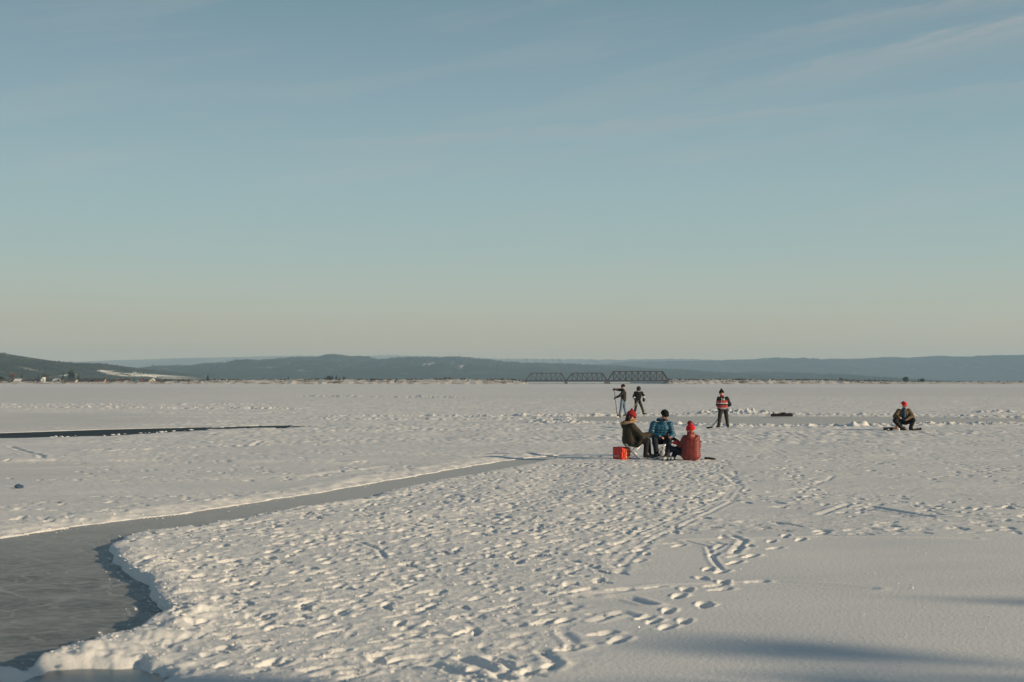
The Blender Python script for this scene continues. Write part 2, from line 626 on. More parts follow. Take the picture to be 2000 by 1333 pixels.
def groove(pxs, w=0.05, depth=0.03, rim=0.5, jag=0.0):
    global h
    P = [gp(*p) for p in pxs]
    d = d_line(X, Y, P, 1.5) + (jag * warp if jag else 0)
    h -= depth * np.exp(-(d / w) ** 2)
    h += depth * rim * np.exp(-((d - 2.1 * w) / (0.9 * w)) ** 2)


for k, o in enumerate((0, 7, 13, 22)):       # skate and sled tracks curling up to the picnic
    groove([(1412 + o, 925 + o * .2), (1436 + o * .6, 945 + o * .3), (1405 + o, 972 + o * .4), (1330 + o, 1008 + o * .5), (1245 + o * 1.2, 1042 + o * .6), (1205 + o * 1.3, 1072 + o * .7), (1182 + o * 1.3, 1095 + o)], 0.04, 0.010, 0.3)
groove([(1280, 1058), (1340, 1058), (1384, 1068), (1392, 1092), (1408, 1112)], 0.025, 0.010)
groove([(1395, 1060), (1412, 1064), (1395, 1074)], 0.03, 0.012)
groove([(1428, 1048), (1453, 1057), (1432, 1082)], 0.04, 0.016)
groove([(1160, 1165), (1230, 1168), (1270, 1180)], 0.05, 0.02)
groove([(1130, 1165), (1300, 1142), (1500, 1136), (1700, 1150)], 0.06, 0.012)
groove([(1160, 1215), (1215, 1196), (1270, 1212)], 0.04, 0.014)
groove([(1100, 1240), (1125, 1260), (1160, 1258)], 0.04, 0.012)
groove([(900, 1290), (960, 1310), (990, 1333)], 0.04, 0.025)
groove([(960, 1290), (1000, 1305), (975, 1330)], 0.04, 0.025)
groove([(1060, 1272), (1085, 1300), (1070, 1310)], 0.04, 0.014)
groove([(840, 1300), (900, 1318)], 0.05, 0.03)
groove([(700, 1060), (740, 1072), (752, 1090)], 0.03, 0.012)
groove([(820, 1235), (880, 1245)], 0.04, 0.012)
groove([(600, 1040), (800, 1016), (1000, 990)], 0.3, 0.015, 0.2)
groove([(880, 1018), (960, 1004), (1050, 970), (1090, 930), (1110, 910)], 0.45, 0.02, 0.1)
groove([(1600, 1005), (1660, 984), (1800, 990), (1950, 1012)], 0.05, 0.014)
groove([(1700, 990), (1820, 1010), (2050, 1024)], 0.06, 0.03)
groove([(1340, 1056), (1600, 1050), (1900, 1052)], 0.05, 0.012)
groove([(-100, 901), (0, 901), (100, 900), (200, 901), (300, 900), (450, 902), (640, 903)], 0.30, 0.055, 0.4, 1.2)
groove([(20, 873), (30, 877), (60, 885), (80, 888), (82, 893), (78, 896)], 0.07, 0.028, 0.3)
groove([(495, 872), (500, 867), (510, 862)], 0.07, 0.022)
groove([(900, 891), (1000, 889), (1090, 890), (1190, 896)], 0.2, 0.03, 0.4)
groove([(1420, 839), (1600, 840.5), (1740, 842)], 0.12, 0.04, 0.5)
groove([(400, 935), (600, 930), (760, 912)], 0.12, 0.02, 0.3, 1.0)
for _ in range(70):                          # blade scratches and drag marks in the wider trampled snow
    y0 = 19 + 40 * rng.random()
    x0 = rng.uniform(-0.38, 0.38) * y0
    if inside(x0, y0, CHANNEL) or inside(x0, y0, SMOOTH_R):
        continue
    a = rng.normal(0.3, 0.6)
    P = [(x0, y0)]
    for q in range(4):
        a += rng.normal(0, 0.25)
        P.append((P[-1][0] + 0.7 * math.cos(a), P[-1][1] + 0.7 * math.sin(a)))
    d = d_line(X, Y, P, 0.6)
    h -= rng.uniform(0.008, 0.02) * np.exp(-(d / rng.uniform(0.03, 0.06)) ** 2)

# ploughed-up ridges round the rink and old drift lines
ridge_n = (0.35 + 0.6 * perlin(X / 1.1, Y / 0.9, 15) + 1.0 * perlin(X / 0.36, Y / 0.55, 16) + 0.8 * perlin(X / 0.17, Y / 0.4, 38)).astype(np.float32)


def ridge(pxs, w, z):
    global h
    d = d_line(X, Y, [gp(*p) for p in pxs], 4.0)
    h += z * np.exp(-(d / w) ** 2) * np.clip(ridge_n, 0.0, 2)


ridge([(640, 814), (800, 813), (960, 814), (1040, 813), (1200, 812), (1330, 811), (1440, 810.5), (1600, 811.5), (1760, 812), (1900, 814), (2100, 818)], 0.9, 0.13)
ridge([(640, 820), (800, 821), (1040, 819), (1130, 822)], 1.1, 0.10)
ridge([(1060, 826), (1240, 829), (1340, 831), (1440, 834), (1600, 834), (1760, 832), (1860, 829.5), (2000, 829), (2100, 829)], 0.9, 0.15)
ridge([(1390, 807.5), (1450, 808), (1480, 808)], 1.2, 0.35)
ridge([(1925, 806.5), (1945, 805.5), (1965, 806.5)], 1.0, 0.2)
ridge([(1660, 835), (1690, 834)], 0.5, 0.3)
ridge([(-100, 797), (100, 797), (400, 799), (560, 800)], 1.5, 0.16)
ridge([(-100, 792), (200, 792), (500, 791)], 2.0, 0.14)
ridge([(180, 880), (300, 877), (480, 872)], 0.5, 0.06)
ridge([(590, 774), (700, 775.5), (900, 777)], 2.0, 0.3)

d = d_line(X, Y, [gp(*q) for q in [(-100, 1056), (40, 1032), (150, 1017), (300, 998), (400, 986), (500, 971), (600, 956), (700, 939), (800, 922), (900, 906), (960, 897), (1030, 888), (1100, 883)]], 2.0)
h += 0.022 * np.exp(-(d / 0.5) ** 2) * np.clip(0.8 + 1.2 * perlin(X / 0.5, Y / 0.4, 27), 0.1, 2)
far_side = np.exp(-(d / 1.1) ** 2)
# snow banks along the ice, then the cut down to the ice itself
bank = np.exp(-((sdC - 0.20) / 0.20) ** 2)
bn = np.clip(0.75 + 1.1 * perlin(X / 0.5, Y / 0.5, 17) + 0.4 * perlin(X / 0.17, Y / 0.17, 18), 0.15, 2.2)
h += bank * bn * 0.030 * sstep(45, 20, Y)
left_bank = sstep(17.0, 15.0, Y) * sstep(0.9, 0.1, np.abs(sdC - 0.15))
h += left_bank * (0.017 * bn + 0.016 * perlin(X / 0.13, Y / 0.13, 35) + 0.010 * perlin(X / 0.06, Y / 0.06, 36))
lump = np.exp(-((sdC - 0.1) / 0.22) ** 2) * sstep(12.6, 11.6, Y)
h += lump * 0.012 * perlin(X / 0.09, Y / 0.09, 37) + lump * 0.018 * np.clip(perlin(X / 0.33, Y / 0.33, 19) + 0.35, 0, 1) * 1.6
h += np.exp(-((sdR - 0.3) / 0.35) ** 2) * 0.05 * np.clip(ridge_n, 0, 2)
h = np.maximum(h, -0.046)
near_l = sstep(0.2, 3.0, sdL)
h = h * near_l + np.clip(h, -0.02, 0.01) * (1 - near_l)
ICE_Z, CUT = -0.055, -0.16


def cut(sd, a, b):
    global h
    w = sstep(a, b, sd)
    h = h * (1 - w) + CUT * w


k = sstep(0.75, -0.02, sdC + 0.25 * perlin(X / 0.35, Y / 0.35, 29)) * far_side
h = h * (1 - k) + (-0.045 + 0.02 * perlin(X / 0.2, Y / 0.2, 30)) * k
cut(sdC, 0.03, -0.10)
h += 0.03 * np.exp(-((sdP - 0.1) / 0.25) ** 2) * (perlin(X / 0.2, Y / 0.2, 44) + 0.5 * perlin(X / 0.08, Y / 0.08, 45))
cut(sdP + 0.05 * perlin(X / 0.15, Y / 0.15, 46), 0.16, -0.22)
cut(sdL - 0.35, 0.10, -0.20)
rw = sstep(0.25, -0.25, sdR)
h = h * (1 - rw) + (-0.05 + 0.004 * perlin(X / 3, Y / 1, 20)) * rw
h = np.where(near, h, np.where(Y > 160, h * sstep(260, 160, Y), h))
glaze = np.maximum(rw * 0.75, flat * 0.30 * sstep(250, 90, Y)).astype(np.float32)
glaze = np.maximum(glaze, 0.2 * flat)

nr_, nc_ = GX.shape
V = np.empty((nr_ * nc_, 3), np.float32)
V[:, 0] = GX.ravel()
V[:, 1] = GY.ravel()
V[:, 2] = h.ravel()
idx = np.arange(nr_ * nc_).reshape(nr_, nc_)
Q = np.stack([idx[:-1, :-1], idx[:-1, 1:], idx[1:, 1:], idx[1:, :-1]], -1).reshape(-1, 4)
me = bpy.data.meshes.new("snow")
me.vertices.add(len(V))
me.vertices.foreach_set('co', V.ravel())
me.loops.add(Q.size)
me.loops.foreach_set('vertex_index', Q.ravel().astype(np.int32))
me.polygons.add(len(Q))
me.polygons.foreach_set('loop_start', np.arange(0, Q.size, 4, dtype=np.int32))
me.polygons.foreach_set('loop_total', np.full(len(Q), 4, np.int32))
me.polygons.foreach_set('use_smooth', np.ones(len(Q), bool))
me.update(calc_edges=True)
at_g = me.attributes.new('glaze', 'FLOAT', 'POINT')
at_g.data.foreach_set('value', glaze.ravel())


def ground_z(x, y):
    i = int(np.clip(np.searchsorted(ys, y), 1, len(ys) - 1))
    j = int(np.clip(round((x / aw[i] + 1) * 0.5 * (NC - 1)), 0, NC - 1)) + C0
    return float(h[i, j])


# snow material
m_snow, n, l, b = mat_new("snow")
tc = n.new('ShaderNodeTexCoord')
ga = n.new('ShaderNodeAttribute')
ga.attribute_name = 'glaze'
n1 = n.new('ShaderNodeTexNoise')
n1.inputs['Scale'].default_value = 0.35
n1.inputs['Detail'].default_value = 8
l.new(tc.outputs['Object'], n1.inputs['Vector'])
r1 = n.new('ShaderNodeValToRGB')
r1.color_ramp.elements[0].position = 0.3
r1.color_ramp.elements[1].position = 0.7
r1.color_ramp.elements[0].color = (0.70, 0.72, 0.73, 1)
r1.color_ramp.elements[1].color = (0.82, 0.82, 0.80, 1)
l.new(n1.outputs['Fac'], r1.inputs[0])
mx = n.new('ShaderNodeMix')
mx.data_type = 'RGBA'
l.new(ga.outputs['Fac'], mx.inputs[0])
l.new(r1.outputs[0], mx.inputs['A'])
mx.inputs['B'].default_value = (0.50, 0.52, 0.52, 1)
l.new(mx.outputs['Result'], b.inputs['Base Color'])
b.inputs['Roughness'].default_value = 0.75
b.inputs['Specular IOR Level'].default_value = 0.15
nb = n.new('ShaderNodeTexNoise')
nb.inputs['Scale'].default_value = 26
nb.inputs['Detail'].default_value = 4
nb.inputs['Roughness'].default_value = 0.65
l.new(tc.outputs['Object'], nb.inputs['Vector'])
bp = n.new('ShaderNodeBump')
bp.inputs['Strength'].default_value = 0.75
bp.inputs['Distance'].default_value = 0.010
l.new(nb.outputs['Fac'], bp.inputs['Height'])
mpf = n.new('ShaderNodeMapping')
mpf.inputs['Scale'].default_value = (0.25, 0.9, 1)
l.new(tc.outputs['Object'], mpf.inputs['Vector'])
nf = n.new('ShaderNodeTexNoise')
nf.inputs['Scale'].default_value = 1.0
nf.inputs['Detail'].default_value = 6
l.new(mpf.outputs[0], nf.inputs['Vector'])
bp2 = n.new('ShaderNodeBump')
bp2.inputs['Strength'].default_value = 0.35
bp2.inputs['Distance'].default_value = 0.05
l.new(nf.outputs['Fac'], bp2.inputs['Height'])
l.new(bp.outputs[0], bp2.inputs['Normal'])
l.new(bp2.outputs[0], b.inputs['Normal'])
snow = link("snow", me, m_snow)
tag(snow, kind='structure')

# ice material: grey, skate-scratched
m_ice, n, l, b = mat_new("lake_ice")
tc = n.new('ShaderNodeTexCoord')
mp1 = n.new('ShaderNodeMapping')
mp1.inputs['Rotation'].default_value = (0, 0, R(-20))
mp1.inputs['Scale'].default_value = (1.6, 9, 1)
l.new(tc.outputs['Object'], mp1.inputs['Vector'])
ns = n.new('ShaderNodeTexNoise')
ns.inputs['Scale'].default_value = 2.2
ns.inputs['Detail'].default_value = 8
ns.inputs['Roughness'].default_value = 0.7
l.new(mp1.outputs[0], ns.inputs['Vector'])
mp2 = n.new('ShaderNodeMapping')
mp2.inputs['Scale'].default_value = (1, 1, 1)
l.new(tc.outputs['Object'], mp2.inputs['Vector'])
nw = n.new('ShaderNodeTexNoise')
nw.inputs['Scale'].default_value = 1.3
nw.inputs['Detail'].default_value = 7
l.new(mp2.outputs[0], nw.inputs['Vector'])
vo = n.new('ShaderNodeTexVoronoi')
vo.feature = 'DISTANCE_TO_EDGE'
vo.inputs['Scale'].default_value = 1.7
mxv = n.new('ShaderNodeMix')
mxv.data_type = 'RGBA'
mxv.inputs[0].default_value = 0.35
l.new(mp2.outputs[0], mxv.inputs['A'])
l.new(nw.outputs['Color'], mxv.inputs['B'])
l.new(mxv.outputs['Result'], vo.inputs['Vector'])
scr = n.new('ShaderNodeMapRange')
scr.inputs['From Min'].default_value = 0.0
scr.inputs['From Max'].default_value = 0.022
scr.inputs['To Min'].default_value = 0.5
scr.inputs['To Max'].default_value = 0.0
l.new(vo.outputs['Distance'], scr.inputs[0])
ir = n.new('ShaderNodeValToRGB')
ir.color_ramp.elements[0].position = 0.36
ir.color_ramp.elements[1].position = 0.72
ir.color_ramp.elements[0].color = (0.10, 0.12, 0.125, 1)
ir.color_ramp.elements[1].color = (0.27, 0.285, 0.28, 1)
av = n.new('ShaderNodeMath')
av.operation = 'ADD'
l.new(ns.outputs['Fac'], av.inputs[0])
hw = n.new('ShaderNodeMath')
hw.operation = 'MULTIPLY_ADD'
hw.inputs[1].default_value = 0.8
hw.inputs[2].default_value = -0.4
l.new(nw.outputs['Fac'], hw.inputs[0])
l.new(hw.outputs[0], av.inputs[1])
l.new(av.outputs[0], ir.inputs[0])
vo2 = n.new('ShaderNodeTexVoronoi')
vo2.feature = 'DISTANCE_TO_EDGE'
vo2.inputs['Scale'].default_value = 3.3
mp3 = n.new('ShaderNodeMapping')
mp3.inputs['Rotation'].default_value = (0, 0, R(35))
mp3.inputs['Scale'].default_value = (0.7, 1.3, 1)
l.new(mxv.outputs['Result'], mp3.inputs['Vector'])
l.new(mp3.outputs[0], vo2.inputs['Vector'])
scr2 = n.new('ShaderNodeMapRange')
scr2.inputs['From Max'].default_value = 0.03
scr2.inputs['To Min'].default_value = 0.35
scr2.inputs['To Max'].default_value = 0.0
l.new(vo2.outputs['Distance'], scr2.inputs[0])
scm = n.new('ShaderNodeMath')
scm.operation = 'MAXIMUM'
l.new(scr.outputs[0], scm.inputs[0])
l.new(scr2.outputs[0], scm.inputs[1])
mi = n.new('ShaderNodeMix')
mi.data_type = 'RGBA'
l.new(scm.outputs[0], mi.inputs[0])
l.new(ir.outputs[0], mi.inputs['A'])
mi.inputs['B'].default_value = (0.55, 0.56, 0.55, 1)
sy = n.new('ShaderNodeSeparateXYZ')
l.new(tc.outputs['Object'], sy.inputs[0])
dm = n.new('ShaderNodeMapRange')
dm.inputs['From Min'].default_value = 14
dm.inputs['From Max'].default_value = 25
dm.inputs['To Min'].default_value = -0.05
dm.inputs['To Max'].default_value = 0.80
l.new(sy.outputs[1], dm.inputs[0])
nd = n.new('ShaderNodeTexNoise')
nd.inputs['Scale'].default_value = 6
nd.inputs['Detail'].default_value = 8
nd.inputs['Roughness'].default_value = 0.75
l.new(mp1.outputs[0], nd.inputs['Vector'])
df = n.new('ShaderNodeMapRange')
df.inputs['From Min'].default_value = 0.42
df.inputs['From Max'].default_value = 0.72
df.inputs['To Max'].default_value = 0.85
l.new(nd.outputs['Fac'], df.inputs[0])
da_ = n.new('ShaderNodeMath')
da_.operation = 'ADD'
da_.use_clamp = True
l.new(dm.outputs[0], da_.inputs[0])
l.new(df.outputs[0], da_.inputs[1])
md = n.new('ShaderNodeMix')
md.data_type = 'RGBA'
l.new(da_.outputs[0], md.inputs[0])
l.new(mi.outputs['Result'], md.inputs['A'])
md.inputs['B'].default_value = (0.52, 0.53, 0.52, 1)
l.new(md.outputs['Result'], b.inputs['Base Color'])
b.inputs['Roughness'].default_value = 0.55
b.inputs['Specular IOR Level'].default_value = 0.25
bp = n.new('ShaderNodeBump')
bp.inputs['Strength'].default_value = 0.4
bp.inputs['Distance'].default_value = 0.01
l.new(ns.outputs['Fac'], bp.inputs['Height'])
l.new(bp.outputs[0], b.inputs['Normal'])
ix, iy = np.arange(-14, 4, 0.2), np.arange(5, 40, 0.2)
IX, IY = np.meshgrid(ix, iy)
keep = sd_poly(IX, IY, CHANNEL) < 0.45
iv, cells = {}, []
for a, c in zip(*np.nonzero(keep[:-1, :-1])):
    q = []
    for da, dc in ((0, 0), (0, 1), (1, 1), (1, 0)):
        k = (a + da, c + dc)
        q.append(iv.setdefault(k, len(iv)))
    cells.append(q)
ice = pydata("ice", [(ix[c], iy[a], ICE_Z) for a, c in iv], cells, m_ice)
tag(ice, kind='structure')
# clear pool ice, tinted shade-blue, just in front of the camera and the dark open lead further out
m_pool = mk("clear_pool_ice_shade_blue", (0.10, 0.16, 0.20), 0.28, 0.25, 3.0, 0.5, 0.15, 8.0)  # clearer lake ice; the blue of shade and sky reflection is put into its colour
P = np.array(POOL)
cx, cy = P.mean(axis=0)
grow = [((x - cx) * 1.25 + cx, (y - cy) * 1.15 + cy, ICE_Z + 0.004) for x, y in POOL]
pool = pydata("pool_ice", grow, [tuple(range(len(grow)))], m_pool)
tag(pool, kind='structure')
m_lead = mk("dark_water", (0.030, 0.042, 0.050), 0.6, 0.3, 0.6, 0.06, 0.3, 3.0)
LP = np.array(LEAD)
lead = pydata("water", [(x, y + (0.6 if i < 10 else -0.6), -0.018) for i, (x, y) in enumerate(LEAD)], [tuple(range(len(LEAD)))], m_lead)
tag(lead, kind='structure')

# ice crumbs along the lead and scattered glinting crystals on the smooth snow
m_cryst = mk("clear_ice_crystal", (0.85, 0.88, 0.9), 0.15, 0.05, 5, 0.6, 0)
bm = bmesh.new()
for _ in range(46):
    px, py = rng.uniform(1150, 2000), 1045 + 270 * rng.random() ** 0.8
    x, y = gp(px, py)
    s = rng.uniform(0.005, 0.011)
    q = bmesh.ops.create_icosphere(bm, subdivisions=1, radius=s)
    rot = Matrix.Rotation(rng.uniform(0, 6), 4, 'Z') @ Matrix.Rotation(rng.uniform(0, 6), 4, 'X')
    bmesh.ops.transform(bm, matrix=Matrix.Translation((x, y, ground_z(x, y) + s * 0.6)) @ rot @ Matrix.Diagonal((1, 0.8, 0.6, 1)), verts=q['verts'])
tag(mesh_obj("ice_crystals", bm, m_cryst), kind='stuff')
m_crumb = mk("snow_crumb", (0.78, 0.78, 0.77), 0.8, 0.06, 8, 0.15, 0.3, 60)
cv, cf = [], []


def crumb(x, y, s):
    z = ground_z(x, y)
    a0 = rng.uniform(0, 6.28)
    b0_ = len(cv)
    for k in range(4):
        a = a0 + k * 1.571 + rng.uniform(-0.5, 0.5)
        r_ = s * rng.uniform(0.7, 1.3)
        cv.append((x + r_ * math.cos(a), y + r_ * math.sin(a), z + s * rng.uniform(-0.3, 0.45)))
    cv.append((x + s * rng.uniform(-.3, .3), y + s * rng.uniform(-.3, .3), z + s * rng.uniform(0.25, 0.55)))
    cv.append((x, y, z - s * 0.6))
    for k in range(4):
        cf.append((b0_ + k, b0_ + (k + 1) % 4, b0_ + 4))
        cf.append((b0_ + (k + 1) % 4, b0_ + k, b0_ + 5))


for _ in range(5200):
    px_, py_ = rng.uniform(200, 1450), 900 + 440 * rng.random() ** 0.8
    x, y = gp(px_, py_)
    if inside(x, y, TRAMP):
        crumb(x, y, 0.006 + 0.020 * rng.random() ** 3)
NCH = len(CHANNEL)
for _ in range(2000):                        # broken edge of the cleared ice, some spilled onto it
    k = int(rng.integers(1, NCH - 3))
    a, c = CHANNEL[k], CHANNEL[k + 1]
    t = rng.random()
    x, y = a[0] + (c[0] - a[0]) * t + rng.normal(0, 0.13), a[1] + (c[1] - a[1]) * t + rng.normal(0, 0.13)
    if abs(x) < 0.4 * y and y > 8.5:
        s = 0.005 + 0.020 * rng.random() ** 3
        z_ = ground_z(x, y)
        if z_ > -0.05:
            crumb(x, y, s)
        else:
            n0 = len(cv)
            crumb(x, y, s)
            cv[n0:] = [(p[0], p[1], p[2] - z_ + ICE_Z) for p in cv[n0:]]
for pl_, n_, w_ in (([(640, 814), (1040, 813), (1330, 811), (1600, 811.5), (1900, 814), (2050, 817)], 420, 0.9),
                    ([(1060, 826), (1240, 829), (1440, 834), (1760, 832), (2050, 829)], 480, 0.9),
                    ([(-40, 797), (560, 800)], 160, 1.6)):
    for _ in range(n_):
        k = int(rng.integers(0, len(pl_) - 1))
        t = rng.random()
        x, y = gp(pl_[k][0] + (pl_[k + 1][0] - pl_[k][0]) * t, pl_[k][1] + (pl_[k + 1][1] - pl_[k][1]) * t)
        crumb(x, y + rng.normal(0, w_ * 0.6), 0.025 + 0.07 * rng.random() ** 2)
tag(pydata("snow_crumbs", cv, cf, m_crumb), kind='stuff')
m_chunk = mk("snowy_ice_chunk", (0.72, 0.75, 0.77), 0.6, 0.1, 8, 0.3, 0.4, 30)
bm = bmesh.new()
for _ in range(26):
    k = rng.integers(14, 18)
    t = rng.random()
    a, c = LEAD[int(k) - 0], LEAD[min(int(k) + 1, len(LEAD) - 1)]
    x, y = a[0] * (1 - t) + c[0] * t, a[1] * (1 - t) + c[1] * t + rng.normal(0.1, 0.25)
    s = rng.uniform(0.015, 0.07)
    q = bmesh.ops.create_icosphere(bm, subdivisions=1, radius=s)
    for v in q['verts']:
        v.co *= rng.uniform(0.7, 1.2)
    bmesh.ops.transform(bm, matrix=Matrix.Translation((x, y, 0.0)) @ Matrix.Diagonal((1.4, 1, 0.5, 1)), verts=q['verts'])
tag(mesh_obj("ice_crumbs", bm, m_chunk), kind='stuff')

# ------------------------------------------------------------------ HILLS
m_hill, n, l, b = mat_new("wooded_hillside")
tc = n.new('ShaderNodeTexCoord')
n1 = n.new('ShaderNodeTexNoise')
n1.inputs['Scale'].default_value = 0.018
n1.inputs['Detail'].default_value = 8
n1.inputs['Roughness'].default_value = 0.65
l.new(tc.outputs['Object'], n1.inputs['Vector'])
r1 = n.new('ShaderNodeValToRGB')
e = r1.color_ramp.elements
e[0].position = 0.35
e[0].color = (0.014, 0.024, 0.020, 1)
e[1].position = 0.60
e[1].color = (0.040, 0.050, 0.040, 1)
q = e.new(0.70)
q.color = (0.26, 0.26, 0.25, 1)
l.new(n1.outputs['Fac'], r1.inputs[0])
sa = n.new('ShaderNodeAttribute')
sa.attribute_name = 'snowfield'
mx = n.new('ShaderNodeMix')
mx.data_type = 'RGBA'
l.new(sa.outputs['Fac'], mx.inputs[0])
l.new(r1.outputs[0], mx.inputs['A'])
mx.inputs['B'].default_value = (0.78, 0.78, 0.76, 1)
l.new(mx.outputs['Result'], b.inputs['Base Color'])
b.inputs['Roughness'].default_value = 0.95
b.inputs['Specular IOR Level'].default_value = 0.05
m_far = mk("haze_pale_far_range", (0.30, 0.31, 0.30), 0.95, 0.12, 0.004, 0.05, 0)  # fading by haze partly put into this pale base colour
m_forest = mk("conifer_forest", (0.030, 0.042, 0.028), 0.95, 0.5, 0.01, 0.05, 0)


def hill(D, pts, depth, seed, ntree, tree_h, snow_polys=(), step=2.5, back=0.6, mat=None, D2=None):
    px = np.arange(pts[0][0], pts[-1][0] + step, step)
    py = np.interp(px, [p[0] for p in pts], [p[1] for p in pts])
    ns_ = 22 if step > 1.5 else 48
    s = np.concatenate([np.linspace(0, 1, ns_), [1 + back * 0.5, 1 + back]])
    Yd = -depth + depth * s
    Dx = np.linspace(D, D2 or D, len(px))
    x_r = (px - 1000) * Dx / F
    ridge_z = H - (py - HY) * Dx / F + perlin(px / 6.0, px * 0 + seed, seed) * 0.0012 * D
    ridge_z = np.maximum(ridge_z, 0.5)
    g = np.where(s <= 1, np.sin(np.clip(s, 0, 1) * math.pi / 2) ** 1.1, 1 - 0.5 * (s - 1) / back)
    XX = np.repeat(x_r[None, :], len(s), 0)
    YY = Yd[:, None] + Dx[None, :]
    nz = perlin(XX / (0.06 * D), YY / (0.05 * D), seed + 3) * 0.5 + perlin(XX / (0.02 * D), YY / (0.02 * D), seed + 4) * 0.3
    ZZ = ridge_z[None, :] * g[:, None] * (1 + nz * (0.15 if mat else 0.55) * (np.sin(np.clip(s, 0, 1) * math.pi))[:, None]) - 1.0 * (s[:, None] <= 0)
    Vv = np.stack([XX, YY, ZZ], -1).reshape(-1, 3)
    ii = np.arange(len(Vv)).reshape(len(s), len(px))
    Qq = np.stack([ii[:-1, :-1], ii[:-1, 1:], ii[1:, 1:], ii[1:, :-1]], -1).reshape(-1, 4)
    me = bpy.data.meshes.new("hill")
    me.from_pydata(Vv.tolist(), [], Qq.tolist())
    sf = np.zeros(len(Vv), np.float32)
    PX = Vv[:, 0] * F / Vv[:, 1] + 1000
    PY = HY - (Vv[:, 2] - H) * F / Vv[:, 1]
    for poly in snow_polys:
        sd = sd_poly(PX, PY, poly, 60)
        brk = sstep(-0.22, 0.12, perlin(PX / 5.0, PY / 1.1, 7) + 0.5 * perlin(PX / 1.8, PY / 0.7, 8))
        sf = np.maximum(sf, brk * sstep(1.2, -1.0, sd + 0.6 + 4.0 * perlin(PX / 7, PY / 3, 5) + 2 * perlin(PX / 2.5, PY / 1.5, 6)))
    me.attributes.new('snowfield', 'FLOAT', 'POINT').data.foreach_set('value', sf)
    me.update()
    o = link("hill", me, mat or m_hill, smooth=True)
    tag(o, kind='structure')
    if ntree:
        vs, fs = [], []
        i = rng.integers(0, len(px) - 1, ntree)
        si = np.where(rng.random(ntree) < 0.4, rng.uniform(0.93, 1.02, ntree), rng.uniform(0.15, 1.0, ntree))
        for a, sj in zip(i, si):
            r0 = int(np.clip(np.searchsorted(s, sj), 1, len(s) - 2))
            k = ii[r0, a]
            p = Vv[k] + np.array([rng.uniform(-0.5, 0.5) * step * D / F, rng.uniform(-0.5, 0.5) * depth / ns_, 0])
            if sf[k] > 0.3:
                continue
            if perlin(np.array([p[0] / (0.02 * D)]), np.array([p[1] / (0.02 * D)]), seed + 9)[0] < -0.15:
                continue
            th = tree_h * rng.uniform(0.55, 1.25)
            w = th * rng.uniform(0.22, 0.4)
            bse = len(vs)
            for q in range(4):
                an = q * math.pi / 2 + rng.uniform(0, 1)
                vs.append((p[0] + w * math.cos(an), p[1] + w * math.sin(an), p[2] - th * 0.2))
            vs.append((p[0] + rng.uniform(-.1, .1) * th, p[1], p[2] + th))
            for q in range(4):
                fs.append((bse + q, bse + (q + 1) % 4, bse + 4))
        tag(pydata("forest", vs, fs, m_forest), kind='stuff')
    return o


hill(2250, [(-420, 655), (-250, 668), (-100, 678), (0, 690), (14, 694), (30, 701), (60, 705.5), (120, 709), (180, 712), (205, 712.5), (222, 714.5), (250, 721.5), (280, 729.5), (310, 737), (340, 744)],
     1100, 31, 4200, 2.8,
     [[(190, 723), (215, 724), (240, 730), (262, 728), (290, 730), (320, 736), (346, 739), (346, 741), (310, 739), (280, 736), (250, 737), (225, 733), (200, 729)],
      [(110, 733), (135, 732), (135, 734), (112, 735)]], step=1.0)
hill(5200, [(180, 740), (240, 733), (300, 727), (340, 724), (376, 723), (412, 718), (430, 713), (448, 713.5), (475, 717.5), (493, 718), (500, 713), (506, 710.5), (513, 712), (538, 711.5), (556, 710.5),
            (565, 707), (592, 703), (621, 702), (650, 701), (669, 702), (691, 697.5), (708, 698), (725, 702), (743, 702), (766, 705.5), (781, 703.5), (815, 700.5), (842, 699), (860, 701), (887, 700), (923, 703),
            (968, 706.5), (1022, 712), (1045, 710.5), (1072, 714), (1099, 713), (1128, 715.5), (1155, 717), (1184, 715.5), (1224, 718), (1250, 720.5), (1300, 723.5), (1349, 728), (1386, 731.5), (1408, 731), (1430, 729.5),
            (1448, 728), (1469, 728), (1482, 730), (1494, 728.3), (1509, 729.5), (1516, 732.5), (1527, 733.5), (1543, 738), (1556, 742), (1562, 745)],
     2200, 41, 6500, 3.8,
     [[(820, 707), (850, 708), (848, 713), (826, 712)], [(880, 713), (905, 714), (895, 717)]])
hill(9200, [(880, 745), (980, 722), (1100, 712), (1200, 709), (1300, 707.5), (1350, 707), (1408, 705.5), (1453, 703.5), (1480, 702), (1527, 701.8), (1570, 705), (1597, 703.5), (1642, 703), (1676, 703.5), (1705, 700.5), (1748, 701.6), (1809, 697.6),
            (1874, 699), (1910, 697.5), (1964, 696), (2000, 694.5), (2100, 690), (2300, 688), (2600, 700)], 2500, 51, 0, 0, D2=4900)
hill(9000, [(-600, 715), (-300, 706), (100, 712), (220, 707), (340, 703), (400, 700.5), (480, 699), (560, 697.5), (600, 697), (680, 699), (760, 695.5), (860, 698), (980, 702), (1100, 703), (1200, 704), (1300, 703), (1500, 706), (1700, 712), (2000, 716), (2500, 722)],
     2500, 61, 0, 0, mat=m_far)

